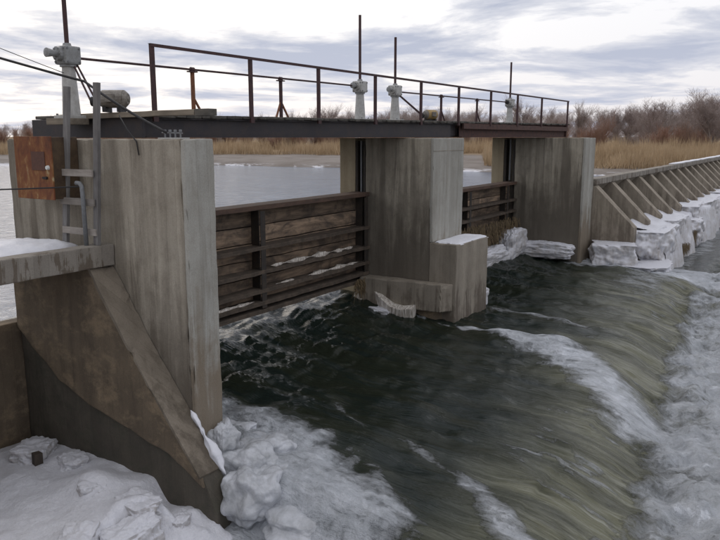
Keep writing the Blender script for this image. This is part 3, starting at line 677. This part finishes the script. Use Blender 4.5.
def motor(x, y, z, lab, mat, hx, hz, rz, k):
    """axis along local X, turned by rz; hx, hz is where the belt climbs to on the hoist"""
    t_ = thing('electric_motor', (x, y, z), lab, 'motor')
    def P(name, mb, mt, **kk): return link(name, mb.mesh(name, mt, **kk), t_)
    P('casing', MB().tube((-.06, 0, .22*k), (.30, 0, .22*k), .15*k, .15*k, 18), mat, bevel=.015)
    P('end_bell', MB().tube((-.13, 0, .22*k), (-.062, 0, .22*k), .10*k, .145*k, 16), M['motor'])
    P('end_bell', MB().tube((.302, 0, .22*k), (.36, 0, .22*k), .145*k, .09*k, 16).tube((.36, 0, .22*k), (.375, 0, .22*k), .05*k, .04*k, 10), M['motor'])
    P('terminal_box', MB().box(.05, .19, -.21*k, -.14*k, .16*k, .30*k), M['motor'], bevel=.01)
    for dx in (0, .24): P('foot', MB().box(dx-.03, dx+.03, -.13*k, .13*k, 0, .085*k), M['black'])
    P('pulley', MB().tube((-.25, 0, .18*k), (-.20, 0, .18*k), .08*k, n=14).tube((-.20, 0, .18*k), (-.13, 0, .2*k), .02, n=8), M['black'])
    inv = Matrix.Rotation(-rz, 3, 'Z'); top = inv @ Vector((hx-x, 10.5-y, hz-.14-z))
    for d in (.035, -.035):
        off = inv @ Vector((d, 0, 0)); P('drive_belt', MB().bar(Vector((-.225, 0, .2*k))+off*1.5, top+off, .02, .026), M['rail'])
    t_.rotation_euler = (0, 0, rz)
motor(7.80, 9.85, z_deck(8.0)+.032, 'worn grey motor beside the nearest hoist on the deck', M['motor'], 7.74, 1.3, R(-62), .95)
motor(20.2, 10.5, z_deck(20.3)+.003, 'small yellow motor on the deck right of the middle pier hoists', M['motor_y'], 18.48, 1.3, R(-20), 1.0)

# ------------------------------------------------------------------ near bay: beams, wing wall, sill, snow
bt = thing('concrete_walkway', (4, 9.6, -1.9), 'snowy concrete walkway slab meeting the nearest pier at lower left', 'walkway')
part(bt, 'front_beam', MB().prism([(8.75, -1.87), (8.75, -1.55), (9.02, -1.55), (9.02, -1.87)], -6, 6.90, 'x'), M['beam'], bevel=.015, rough=.008, cuts=7, ml=.12, chip=.03)
part(bt, 'back_beam', MB().box(-6, 6.86, 10.5, 10.74, -1.88, -1.60), M['post'], bevel=.02, rough=.01, cuts=5)
part(bt, 'slab', MB().box(-6, 6.9, 9.022, 10.498, -1.86, -1.66), M['beam'], rough=.01, cuts=4)
def snow_patch(cx, cy, z, sx, sy, h, label, seed, name='snow_patch', pw=2.0, mat='snow'):
    n = 40; g = np.linspace(-1, 1, n); A, B = np.meshgrid(g, g, indexing='ij')
    rr = (np.abs(A)**pw+np.abs(B)**pw)+(fbm(A*2+seed, B*2+seed*.3, 4)-.5)*.7
    H = np.sqrt(np.clip(1-rr, 0, None))*h*(.7+.6*fbm(A*3+seed, B*3, 4))-.03*(rr > 1)
    me = grid_mesh(name, g*sx, g*sy, H, M[mat])
    return tag(link(name, me, None, (cx, cy, z)), label, 'snow patch')
snow_patch(5.85, 9.75, -1.655, .95, .70, .20, 'smooth snow drift on the concrete walkway beside the ladder foot', 3.3)
snow_patch(17.6, 8.05, -2.70, 1.0, .36, .045, 'thin flat snow cap on the step of the middle pier', 8.1, pw=8)

w = thing('sloped_buttress', (6.7, 8.6, -6.5), 'stained concrete buttress sloping down against the nearest pier', 'buttress')
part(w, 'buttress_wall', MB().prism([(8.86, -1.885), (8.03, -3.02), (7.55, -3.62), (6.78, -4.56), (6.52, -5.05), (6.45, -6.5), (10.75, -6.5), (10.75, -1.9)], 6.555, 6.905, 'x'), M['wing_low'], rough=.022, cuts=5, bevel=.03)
part(w, 'eroded_skin', MB().prism([(8.855, -1.89), (8.02, -3.03), (7.54, -3.63), (6.77, -4.57), (6.72, -4.74), (7.04, -4.54), (7.35, -4.36), (7.73, -4.30), (8.15, -4.17), (8.58, -4.10), (9.0, -3.98), (9.38, -3.86), (9.75, -3.72), (10.09, -3.5), (10.4, -3.3), (10.75, -3.02), (10.75, -1.91)], 6.50, 6.57, 'x'), M['wing'], rough=.035, cuts=5, bevel=.03)
part(w, 'sloped_face', MB().prism([(8.87, -1.884), (8.02, -3.04), (7.54, -3.64), (6.76, -4.585), (6.745, -4.55), (7.515, -3.605), (8.0, -3.0), (8.80, -1.884)], 6.485, 6.907, 'x'), M['buttress'], rough=.012, cuts=6, ml=.13, chip=.03)
# snow frozen onto the lower buttress edge
def strip_mesh(r, i):
    bm = bmesh.new(); bmesh.ops.create_cube(bm, size=2)
    bmesh.ops.subdivide_edges(bm, edges=[e for e in bm.edges if abs(e.verts[0].co.x-e.verts[1].co.x) > .5], cuts=60)
    bmesh.ops.subdivide_edges(bm, edges=[e for e in bm.edges if abs(e.verts[0].co.x-e.verts[1].co.x) < .01], cuts=2, use_grid_fill=True)
    for v in bm.verts:
        u_ = mnoise.noise((v.co.x*r[0]*2.2, i*5, 0)); w_ = mnoise.noise((v.co.x*r[0]*8, i*3+v.co.y, v.co.z))
        k_ = max(.06, .55+1.2*u_+.5*w_)*(1-abs(v.co.x)**6)
        v.co = Vector((v.co.x*r[0], v.co.y*r[1]*k_-.01*k_, v.co.z*r[2]*k_*(1.6 if v.co.z < 0 else 1)))
    for f in bm.faces: f.smooth = True
    me = bpy.data.meshes.new('rime_strip'); bm.to_mesh(me); bm.free(); me.materials.append(M['snow'] if i == 6 else M['rime']); return me
o = tag(link('snow_streak', strip_mesh((.52, .075, .05), 6), None, (6.885, 6.97, -4.235)), 'narrow streak of snow stuck along the lower edge of the sloping buttress', 'snow')
o.rotation_euler = Vector((0, .62, .79)).to_track_quat('X', 'Z').to_euler()
single('sill_wall', MB().box(-6, 6.88, 10.765, 11.05, -6.5, -2.93), M['wing'], (2, 10.7, -6.5), 'low dark concrete sill wall below the walkway at left', 'wall', bevel=.03, rough=.02, cuts=4)
# remaining bank-side buttress of the same bay
single('bank_wall', MB().prism([(8.8, -1.89), (6.6, -4.7), (6.2, -6.5), (11, -6.5), (11, -1.9)], 1.6, 2.1, 'x'), M['wing'], (1.85, 8.8, -6.5), 'sloping concrete wall on the bank end of the walkway', 'wall', bevel=.03, rough=.02, cuts=4)

gx = np.arange(1.5, 6.62, .045); gy = np.arange(5.6, 10.6, .045); A, B = np.meshgrid(gx, gy, indexing='ij')
edge = 7.15+(fbm(A*.9, A*0+4, 5, .6)-.5)*.9+(fbm(A*3, B*3, 3)-.5)*.35+np.interp(A, [1.5, 4.6, 5.6, 6.3, 6.6], [.2, .15, .05, -.05, .1])
topz = -.34*sst(6.0, 6.3, A)*sst(7.8, 7.4, B)-4.86+.05*np.sin(A*1.3)+(fbm(A*.8, B*.8, 4)-.5)*.22+np.interp(B, [6.5, 7.3, 10.5], [.04, .0, -.05])+np.exp(-((A-5.95)**2/.10+(B-8.3)**2/.12))*.22+np.exp(-((A-6.25)**2/.05+(B-9.5)**2/.06))*.08
d_ = B-edge
chunk = (fbm(A*2.3, B*2.3, 5, .6)-.5)
zsn = np.where(d_ > 0, topz+.10*np.exp(-(d_/.35)**2), -5.5)
drop = np.interp(d_, [-1.0, -.5, -.22, -.06, .03], [-5.6, -5.32, -5.22, -5.0, 0])
zsn = np.where(d_ > .03, topz+.07*np.exp(-(d_/.3)**2), np.where(d_ > -.06, drop*(1-sst(-.06, .03, d_))+(topz+.07)*sst(-.06, .03, d_), drop)) if False else (sst(-.32, .05, d_)*(topz+.08*np.exp(-(d_/.3)**2))+(1-sst(-.32, .05, d_))*np.interp(d_, [-1.1, -.7, -.3], [-5.7, -5.34, -5.16]))
zsn = zsn+chunk*(.10+.20*np.exp(-((d_+.2)/.28)**2))+(fbm(A*7, B*7, 3)-.5)*.06*np.exp(-((d_+.15)/.3)**2)
tag(link('snow_bank', grid_mesh('snow_bank', gx, gy, zsn, M['ice'])), kind='structure', label='snow covered shelf below the walkway at the foot of the buttress')
single('wooden_stump', MB().prism([(5.86, 9.56), (5.98, 9.54), (6.0, 9.66), (5.9, 9.69)], -5.0, -4.69), M['post'], (5.92, 9.62, -5), 'short dark wooden stump poking out of the snow at far left', 'stump', rough=.02)

def lump(name, c, r, seed, label, cat, mat, group=None, amp=.35, sub=4, rot=0, flat=0, sq=1.0, fr=.22):
    bm = bmesh.new(); bmesh.ops.create_cube(bm, size=2)
    bmesh.ops.subdivide_edges(bm, edges=bm.edges[:], cuts=2**sub-1, use_grid_fill=True)
    so = Vector((seed*3.7, seed*1.3, seed*2.1)); rz = Matrix.Rotation(rot, 3, 'Z')
    for v in bm.verts:
        d = v.co.copy(); n_ = d.normalized(); q = n_.lerp(d, sq*.62)
        nn = mnoise.fractal(n_*1.5+so, 1.0 if fr > .1 else 1.6, 2, 5)*amp + mnoise.fractal(n_*5+so, 1, 2, 3)*amp*fr
        q = q*(1+nn)
        q = Vector((q.x*r[0], q.y*r[1], q.z*r[2]))
        if flat and q.z > r[2]*flat: q.z = r[2]*flat+(q.z-r[2]*flat)*.25
        v.co = rz @ q
    for f in bm.faces: f.smooth = True
    me = bpy.data.meshes.new(name); bm.to_mesh(me); bm.free(); me.materials.append(M[mat])
    return tag(link(name, me, None, c), label, cat, group)
# frozen splash at the foot of the nearest pier
for i, (c, r, lab) in enumerate([
    ((7.42, 6.72, -4.80), (.40, .42, .34), 'icy white lump frozen against the nearest pier nose'),
    ((8.0, 6.9, -4.80), (.44, .40, .26), 'rounded ice lump out in the foam beyond the pier nose'),
    ((7.05, 6.30, -4.92), (.40, .40, .40), 'ice lump at the tip of the sloping buttress'),
    ((7.66, 6.2, -5.03), (.46, .42, .30), 'scalloped ice lump at the water edge in front of the nearest pier'),
    ((7.25, 5.65, -5.26), (.56, .50, .28), 'lowest ice lump at the bottom edge of the picture by the foam'),
    ((8.1, 7.75, -4.74), (.34, .44, .2), 'pale ice lump farthest upstream beside the nearest pier'),
    ((7.30, 7.08, -4.42), (.22, .20, .30), 'small ice lump stuck to the corner of the nearest pier')]):
    lump('ice_lump', c, r, i+1.3, lab, 'ice lump', 'splash', 'ice lumps at the nearest pier', .36, 5, sq=.35, fr=.10)
# dirty blocks at the front of the snow shelf
for i, (c, r, lab) in enumerate([((5.5, 7.02, -5.1), (.40, .24, .26), 'dirty ice block in the front face of the snow shelf'),
                                 ((4.95, 7.3, -4.95), (.30, .24, .20), 'rough snow block on the rim of the snow shelf, left of the dirty one'),
                                 ((5.92, 7.35, -4.95), (.32, .24, .20), 'angular snow block on the rim of the snow shelf nearest the buttress'),
                                 ((6.1, 9.95, -4.86), (.28, .3, .18), 'snowy lump behind the wooden stump at far left'),
                                 ((6.25, 9.2, -4.88), (.2, .26, .13), 'low snowy lump at the wall right of the stump'),
                                 ((6.25, 6.95, -5.2), (.22, .18, .16), 'small ice block at the corner of the snow shelf'),
                                 ((5.86, 8.22, -4.86), (.26, .2, .17), 'snow covered rock against the buttress wall')]):
    lump('ice_block', c, r, i+21.3, lab, 'ice block', 'ice', None, .24, 5, i*.7, 0, .9, fr=.16)

# ------------------------------------------------------------------ ladder, cabinet, pipe, cables
ld = thing('wooden_ladder', (6.7, 9.2, -1.6), 'grey wooden ladder standing on the walkway against the nearest pier', 'ladder')
part(ld, 'ladder_rail', MB().bar((6.66, 9.56, -1.655), (6.74, 9.37, .72), .10, .055, (1, 0, 0)), M['ladder'], bevel=.004, rough=.004, cuts=3)
part(ld, 'ladder_rail', MB().bar((6.66, 8.82, -1.545), (6.74, 8.70, .75), .10, .055, (1, 0, 0)), M['ladder'], bevel=.004, rough=.004, cuts=3)
for z in (-.51, -.93, -1.36):
    part(ld, 'rung', MB().box(6.615, 6.645, 8.78, 9.55, z-.05, z+.05), M['rung'], bevel=.004, rough=.003)
cb_ = thing('electrical_cabinet', (6.6, 9.9, -.9), 'orange rusty electrical cabinet hung on the nearest pier beside the ladder', 'cabinet')
part(cb_, 'cabinet_body', MB().box(6.475, 6.915, 9.46, 10.33, -.90, .0), M['cabinet_side'], bevel=.012)
dr = part(cb_, 'door', MB().box(6.45, 6.473, 9.44, 10.34, -.91, .01), M['cabinet'], bevel=.006, rough=.003, cuts=3)
part(dr, 'door_plate', MB().box(6.442, 6.449, 9.60, 9.92, -.48, -.21), M['cabinet_plate'])
part(dr, 'door_knob', MB().tube((6.449, 9.53, -.44), (6.415, 9.53, -.44), .035, .028, 10), M['white_plastic'])
part(dr, 'latch', MB().box(6.435, 6.449, 9.56, 9.68, -.605, -.575).tube((6.449, 9.58, -.59), (6.42, 9.58, -.59), .022, n=8), M['black'])
def curve(p0, p1, sag, n=14):
    p0 = Vector(p0); p1 = Vector(p1)
    return [p0.lerp(p1, i/n)-Vector((0, 0, sag*4*(i/n)*(1-i/n))) for i in range(n+1)]
single('conduit_pipe', MB().path([(6.56, 8.93, -1.56), (6.57, 8.95, -.85), (6.57, 8.96, -.70), (6.57, 9.0, -.655), (6.56, 9.07, -.65)], .032, 10), M['galv'], (6.56, 8.93, -1.56), 'bent grey conduit pipe standing at the ladder foot', 'pipe', smooth=True)
single('thin_cable', MB().path(curve((3.5, 13.2, -.72), (6.55, 9.0, -.70), .05), .011, 6), M['black'], (6.5, 9, -.7), 'thin dark cable stretched across the rusty cabinet to the pipe', 'cable')
single('power_cable', MB().path(curve((4.4, 15.5, 2.9), (6.95, 9.25, .80), .1)+curve((6.95, 9.25, .80), (6.98, 7.62, .06), .03)[1:], .019, 7), M['black'], (6.9, 8, .3), 'thick black power cable drooping down to the pier top', 'cable', smooth=True)
single('overhead_wire', MB().path(curve((3.6, 13.2, 3.0), (7.55, 10.55, 1.02), .05), .006, 5), M['black'], (7, 11, 1.5), 'hair thin wire slanting down to the nearest hoist', 'wire')
br = thing('cable_bracket', (7.15, 7.7, -.02), 'small metal cable rack on the top edge of the nearest pier', 'bracket')
part(br, 'base_plate', MB().box(6.99, 7.16, 7.36, 7.80, -.026, -.008), M['white'])
pins = MB()
for y in (7.42, 7.52, 7.62, 7.72): pins.tube((7.05, y, -.01), (7.05, y, .085), .012, n=7).tube((7.05, y, .07), (7.05, y, .10), .022, .018, 8)
part(br, 'pin', pins, M['galv'])
part(br, 'clamp_rod', MB().tube((7.05, 7.38, .05), (7.05, 7.78, .06), .009, n=6), M['galv'])
single('slack_wire', MB().path([(6.97, 8.55, .30), (6.93, 8.35, .10), (6.91, 8.15, -.06), (6.90, 8.1, -.25)], .009, 6), M['black'], (6.93, 8.3, 0), 'slack wire hanging over the pier edge right of the ladder', 'wire', smooth=True)

# ------------------------------------------------------------------ debris at the gates
m = MB(); ns = 26; path = [(16.30, 10.15, -4.14), (16.12, 9.9, -4.02), (16.0, 9.6, -4.2), (15.93, 9.25, -4.38), (15.93, 8.95, -4.42), (15.98, 8.62, -4.36)]
pp = [np.array(p) for p in path]
ptl = []
for i in range(ns+1):
    f = i/ns*(len(pp)-1); a_ = min(int(f), len(pp)-2); ptl.append(pp[a_]*(1-(f-a_))+pp[a_+1]*(f-a_))
for i, q in enumerate(ptl):
    hh = .27+.05*math.sin(i*2.1)+.05*random.random()
    m.v += [(q[0]-.02, q[1], q[2]-hh), (q[0]-.05-.02*(i % 2), q[1], q[2]), (q[0]+.05, q[1], q[2]+.09), (q[0]+.22, q[1]+.02, q[2]+.07), (q[0]+.12, q[1], q[2]-hh*.8)]
for i in range(ns):
    o = i*5
    for k in range(5): m.f.append((o+k, o+(k+1) % 5, o+5+(k+1) % 5, o+5+k))
m.f.append((4, 3, 2, 1, 0)); o = ns*5; m.f.append((o, o+1, o+2, o+3, o+4))
single('ice_crust', m, M['rime'], (16, 9.4, -4.3), 'curved ribbed ice crust hanging along the footing of the middle pier', 'ice crust')
single('ice_slab', MB().bar((16.05, 10.42, -4.42), (16.12, 10.18, -3.88), .30, .08, (1, 0, 0)), M['rime'], (16.1, 10.2, -4.2), 'pale ice slab leaning at the right end of the near gate', 'ice slab', bevel=.02, rough=.03, cuts=3)
def straw_mat(name, x0, x1, y, z0, z1, n, label, mat='straw', yt=.12):
    v = []; f = []
    for i in range(n):
        x = random.uniform(x0, x1); z = random.uniform(z0, z1); yy = y-random.uniform(0, yt); l = random.uniform(.15, .5); a = random.gauss(0, .5)
        dx = math.sin(a)*l; dz = -math.cos(a)*l; w_ = .012; o = len(v)
        v += [(x-w_, yy, z), (x+w_, yy-.01, z), (x+dx, yy-random.uniform(0, .1), z+dz)]; f.append((o, o+1, o+2))
    mb = MB(); mb.v = v; mb.f = f
    return tag(link(name, mb.mesh(name, M[mat], ((x0+x1)/2, y, z0)), None, ((x0+x1)/2, y, z0)), label, 'debris', kind='stuff')
straw_mat('straw_debris', 20, 27.3, 10.28, -3.75, -3.05, 1500, 'matted straw debris caught on the far gate', 'grass', .3)
straw_mat('weed_debris', 15.6, 16.4, 10.24, -4.0, -3.7, 160, 'hanging weeds at the right end of near gate', 'grass')
for i, (c, r, lab) in enumerate([((26.4, 9.95, -4.05), (.9, .35, .55), 'peaked ice mound under the far gate beside the last pier'),
                                 ((27.35, 8.95, -4.35), (.32, 1.1, .32), 'long ice ridge along the left side of the last pier'),
                                 ((24.2, 10.0, -4.25), (1.3, .35, .30), 'low ice ridge under the middle of the far gate'),
                                 ((18.75, 7.95, -4.45), (.22, .2, .24), 'small ice knob on the far side of the pier step'),
                                 ((16.0, 9.75, -4.55), (.25, .5, .12), 'broken ice fringe at the waterline by the pier footing')]):
    lump('ice_mound', c, r, i+41.7, lab, 'ice mound', 'ice', None, .22, 5, fr=.2)
# rime frozen on the ribs of the near gate
for i, (c, r, lab) in enumerate([((14.1, 10.36, -2.86), (1.7, .06, .055), 'streak of snow and ice along the second rib of the near gate'),
                                 ((14.9, 10.35, -3.30), (1.15, .06, .05), 'white ice strip along the third rib of near gate'),
                                 ((10.9, 10.35, -3.58), (.9, .06, .05), 'pale ice strip low on the left end of the near gate'),
                                 ((12.9, 10.36, -3.31), (.35, .05, .035), 'short broken ice strip in the middle of the near gate')]):
    me = strip_mesh(r, i)
    tag(link('rime_strip', me, None, c), lab, 'ice strip')

# ------------------------------------------------------------------ weir with buttresses on the right
wr = thing('buttress_weir', (56, 8, -6.5), 'long concrete weir with sloping buttresses running to the right bank', 'weir')
part(wr, 'crest_beam', MB().box(28.94, 86, 7.55, 8.0, -1.86, -1.62), M['beam'], bevel=.015, rough=.01, cuts=6)
part(wr, 'face_slab', MB().prism([(7.7, -1.9), (8.0, -1.9), (12.5, -6.2), (12.1, -6.2)], 28.94, 86, 'x'), M['weir'], rough=.01, cuts=5)
k = 0; x = 28.97
bme = None
while x < 85:
    if bme is None:
        mb = MB().prism([(7.62, -1.87), (7.9, -1.87), (12.2, -6.15), (12.0, -6.5), (6.02, -6.5), (6.02, -3.46)], x, x+.52, 'x')
        o = part(wr, 'buttress', mb, M['weir'], bevel=.02, rough=.012, cuts=4); bme = o; x0 = x
    else:
        o = bme.copy(); col.objects.link(o); o.parent = wr; o.location = (x-x0, 0, 0)
    x += 2.62; k += 1
# ice along the toe: one object per frozen block
blocks = [((28.55, 6.65, -4.50), (.75, .80, .62), 0.25, 'small flat topped ice slab nearest the last pier on the weir toe'),
          ((31.6, 5.85, -4.42), (2.1, .85, .98), .04, 'big ice block with streaked front face at the weir toe'),
          ((35.6, 6.0, -4.38), (1.75, .78, .98), -.04, 'broad ice block right of the biggest block at the weir toe'),
          ((29.3, 5.55, -4.95), (1.5, .85, .24), .2, 'tilted flat ice slab at the pool edge beside the last pier'),
          ((39.2, 5.7, -4.6), (.95, .8, .8), 0, 'round ice boulder at the weir toe'),
          ((41.6, 6.3, -4.2), (2.1, .9, .95), .1, 'long ice block with snow halfway along the weir toe'),
          ((45.6, 6.1, -4.3), (2.3, .9, .98), 0, 'ice block beyond the round boulder on the weir toe'),
          ((49.8, 6.2, -4.3), (2.4, .9, .95), 0, 'snowy ice block in the farther third of the weir toe'),
          ((54.5, 6.1, -4.3), (2.9, 1.0, 1.0), 0, 'snowy ice ridge far along the weir toe'),
          ((60.2, 6.2, -4.3), (3.4, 1.0, 1.0), 0, 'farther snowy ice ridge along the weir toe'),
          ((67.0, 6.1, -4.3), (4.0, 1.0, .98), 0, 'distant snowy ice ridge along the weir toe'),
          ((75.5, 6.2, -4.3), (5.0, 1.1, .98), 0, 'most distant snowy ice ridge where the weir meets the bank')]
for i, (c, r, rt, lab) in enumerate(blocks):
    lump('ice_block', c, r, i+3.9, lab, 'ice block', 'ice', 'ice blocks along the weir toe', .22, 5, rt, .7, 1.15)
sx_ = np.concatenate([np.arange(30.2, 50, .12), np.arange(50, 86, .3)]); sy_ = np.arange(4.6, 6.75, .07); A, B = np.meshgrid(sx_, sy_, indexing='ij')
fe = 5.25+(fbm(A*.55+3, A*0+1.7, 5, .6)-.5)*1.3
ztop_ = -3.66+(fbm(A*.8, B*.8+7, 5)-.5)*.34-.16*np.exp(-((A-38.6)/.5)**2)+.22*sst(6.0, 6.7, B)
zsh = ztop_-.95*sst(.16, -.12, B-fe+(fbm(A*2.5, B*2.5, 4)-.5)*.25)*(.7+.6*fbm(A*.7, B*0+3, 3))-1.4*sst(-.12, -.4, B-fe)
tag(link('snow_shelf', grid_mesh('snow_shelf', sx_, sy_, zsh, M['ice'])), kind='structure', label='snow covered ice shelf along the foot of the weir')
m = MB(); m.box(47, 86, 7.60, 8.02, -1.615, -1.56)
single('crest_snow', m, M['snow'], (60, 7.8, -1.6), 'strip of snow lying on the far part of the weir crest', 'snow', bevel=.02, rough=.03, cuts=5)
single('timber_beam', MB().bar((29.2, 7.2, -3.9), (29.6, 5.3, -5.25), .22, .2), M['post'], (29.3, 6.2, -4.6), 'dark timber beam leaning down beside the last pier', 'beam', bevel=.015)
straw_mat('dead_grass', 33.0, 35.6, 5.25, -5.0, -4.7, 700, 'brown dead grass hanging from the ice at the weir toe', 'grass', .35)
straw_mat('dead_grass', 37.0, 38.6, 5.35, -5.0, -4.4, 500, 'brown dead grass below the round ice boulder', 'grass', .35)

# ------------------------------------------------------------------ reeds, shrubs, trees
def tri_cloud(name, v, f, mat, loc=(0,0,0)):
    me = bpy.data.meshes.new(name); v = np.asarray(v, np.float32); f = np.asarray(f, np.int32)
    me.vertices.add(len(v)); me.vertices.foreach_set('co', v.ravel())
    me.loops.add(f.size); me.loops.foreach_set('vertex_index', f.ravel())
    me.polygons.add(len(f)); me.polygons.foreach_set('loop_start', np.arange(0, f.size, 3, dtype=np.int32)); me.update(calc_edges=True)
    me.materials.append(mat); return me
def at_bank(n, d0, d1, sel, box):
    xs_ = rng.uniform(box[0], box[1], n*6); ys_ = rng.uniform(box[2], box[3], n*6); dd = bank_dist(xs_, ys_)
    m_ = (dd > d0) & (dd < d1) & sel(xs_, ys_); return xs_[m_][:n], ys_[m_][:n]
view = lambda x_, y_: (np.arctan2(y_, x_) > R(-2)) & (np.arctan2(y_, x_) < R(64))
# reed bed
rx, ry = at_bank(90000, 20, 46, view, (20, 150, -10, 190))
keep = fbm(rx*.12, ry*.12, 3) > .36; rx, ry = rx[keep], ry[keep]
rx2, ry2 = at_bank(26000, 2.0, 22, lambda a_, b_: view(a_, b_) & (np.arctan2(b_, a_) < R(23)), (84, 112, -8, 48)); rx = np.r_[rx, rx2]; ry = np.r_[ry, ry2]
n = len(rx); gz = ground_z(rx, ry); clump = fbm(rx*.25, ry*.25, 3)
clump = np.clip(.5+1.7*(clump-.5)+.9*(fbm(rx*.7, ry*.7, 2)-.5), 0, 1.2); hh = (.8+2.0*clump)*rng.uniform(.45, 1.12, n); lean = rng.normal(0, .42, (n, 2)); wd = rng.uniform(.02, .055, n); an = rng.uniform(0, 6.28, n)
dx = np.cos(an)*wd; dy = np.sin(an)*wd
v0 = np.stack([rx-dx, ry-dy, gz-.1], -1); v1 = np.stack([rx+dx, ry+dy, gz-.1], -1); v2 = np.stack([rx+lean[:, 0], ry+lean[:, 1], gz+hh], -1)
V = np.stack([v0, v1, v2], 1).reshape(-1, 3)
tag(link('reed_bed', tri_cloud('reed_bed', V, np.arange(len(V)).reshape(-1, 3), M['reed'])), 'tan dry reeds covering the far river bank', 'reeds', kind='stuff')

def branch_tree(seed, H, spread, trunk_r, levels, kids, twig_w, stems=1, upright=.55):
    rr = random.Random(seed); tr = MB(); tv = []; tf = []
    def twig(p, d, l, w):
        s_ = d.cross(Vector((rr.gauss(0, 1), rr.gauss(0, 1), rr.gauss(0, 1)))).normalized()*w; o = len(tv)
        tv.extend([p-s_, p+s_, p+d*l]); tf.append((o, o+1, o+2))
    def grow(p, d, l, r, lev):
        n = 3; q = p
        for k in range(n):
            d2 = (d+Vector((rr.gauss(0, .13), rr.gauss(0, .13), rr.gauss(0, .08)+.04))).normalized(); e = q+d2*l/n
            if lev <= 1: tr.tube(q, e, r*(1-k/n*.5), r*(1-(k+1)/n*.5), 5, False)
            else: twig(q, d2, l/n*1.15, max(twig_w, r))
            if lev < levels:
                for _ in range(kids):
                    if rr.random() < .85:
                        a = rr.uniform(0, 6.28); side = Vector((math.cos(a), math.sin(a), rr.uniform(.1, .9)*upright*1.6))
                        nd_ = (d2*upright+side*spread).normalized()
                        grow(q.lerp(e, rr.random()), nd_, l*rr.uniform(.42, .68), r*.5, lev+1)
            q = e; d = d2
        if lev == levels:
            twig(q, d, l*.5, twig_w*.8)
    for s_ in range(stems):
        a = rr.uniform(0, 6.28); off = Vector((math.cos(a), math.sin(a), 0))*(.0 if stems == 1 else rr.uniform(.1, .5))
        tilt = Vector((math.cos(a), math.sin(a), 0))*(.05 if stems == 1 else rr.uniform(.1, .55))
        grow(off, (Vector((0, 0, 1))+tilt).normalized(), H*rr.uniform(.55, .72), trunk_r, 0)
    return tr, tv, tf
def tree_thing(name, seed, H, label, cat, group, mt, mc, **k):
    tr, tv, tf = branch_tree(seed, H, **k)
    t_ = thing(name, (0, 0, 0), label, cat, group)
    link('trunk', tr.mesh('trunk', M[mt]), t_); link('crown', tri_cloud('crown', [tuple(q) for q in tv], tf, M[mc]), t_)
    return t_, tv, tf
kw = dict(spread=.8, trunk_r=.13, levels=4, kids=3, twig_w=.022)
protos = [tree_thing('bare_tree', s_, H, 'bare grey tree standing in the far treeline', 'tree', 'bare trees along the far bank', 'bark', 'twig', **{**kw, **x})
          for s_, H, x in ((1, 10, {}), (5, 11, {'spread': .6}), (9, 9, {'spread': 1.0}), (14, 12, {'spread': .5, 'upright': .8}))]
sprotos = [tree_thing('willow_shrub', s_, H, 'reddish bare willow shrub behind the reeds', 'shrub', 'willow shrubs behind the reeds', 'willow', 'willow',
           spread=.5, trunk_r=.035, levels=2, kids=4, twig_w=.018, stems=9, upright=.9) for s_, H in ((3, 4.2), (8, 3.6), (12, 5.0))]
def scatter(protos, n, d0, d1, smin, smax, sel, box, hf=None):
    xs_, ys_ = at_bank(n, d0, d1, sel, box); zs_ = ground_z(xs_, ys_)
    for i in range(len(xs_)):
        pr = protos[i % len(protos)][0]; o = pr if i < len(protos) else copy_tree(pr)
        o.location = (xs_[i], ys_[i], zs_[i]-.1); sc_ = random.uniform(smin, smax)*(hf(xs_[i], ys_[i]) if hf else 1)
        o.scale = (sc_, sc_, sc_*random.uniform(.9, 1.1)); o.rotation_euler = (0, 0, random.uniform(0, 6.28))
def tree_scale(x_, y_):
    a_ = math.degrees(math.atan2(y_, x_)); return float(np.interp(a_, [5, 16, 24, 34, 42, 50, 60], [.86, .82, .78, .78, .60, .50, .5]))
scatter(protos, 150, 44, 100, .68, 1.0, view, (40, 230, -5, 240), tree_scale)
scatter(sprotos, 140, 36, 66, .7, 1.15, view, (40, 170, -5, 220))
# the unbroken wood behind the front trees
V = []; F = []; no = 0
srcs = [(np.array([tuple(q) for q in p_[1]], np.float32), np.array(p_[2], np.int32)) for p_ in protos]
wx, wy = at_bank(420, 95, 260, view, (60, 380, -10, 420)); wzz = ground_z(wx, wy)
for i in range(len(wx)):
    v_, f_ = srcs[i % 4]
    sel_ = rng.random(len(f_)) < .55; f2 = f_[sel_]; tri = v_[f2].reshape(-1, 3)
    c_, s_ = math.cos(i*1.9), math.sin(i*1.9); k_ = rng.uniform(.85, 1.2)*tree_scale(wx[i], wy[i])
    q = np.stack([tri[:, 0]*c_-tri[:, 1]*s_, tri[:, 0]*s_+tri[:, 1]*c_, tri[:, 2]], -1)*k_+np.array([wx[i], wy[i], wzz[i]])
    V.append(q); F.append(np.arange(len(q)).reshape(-1, 3)+no); no += len(q)
tag(link('woodland', tri_cloud('woodland', np.concatenate(V), np.concatenate(F), M['wood_far'])), 'far grey woodland behind the front trees', 'woodland', kind='stuff')
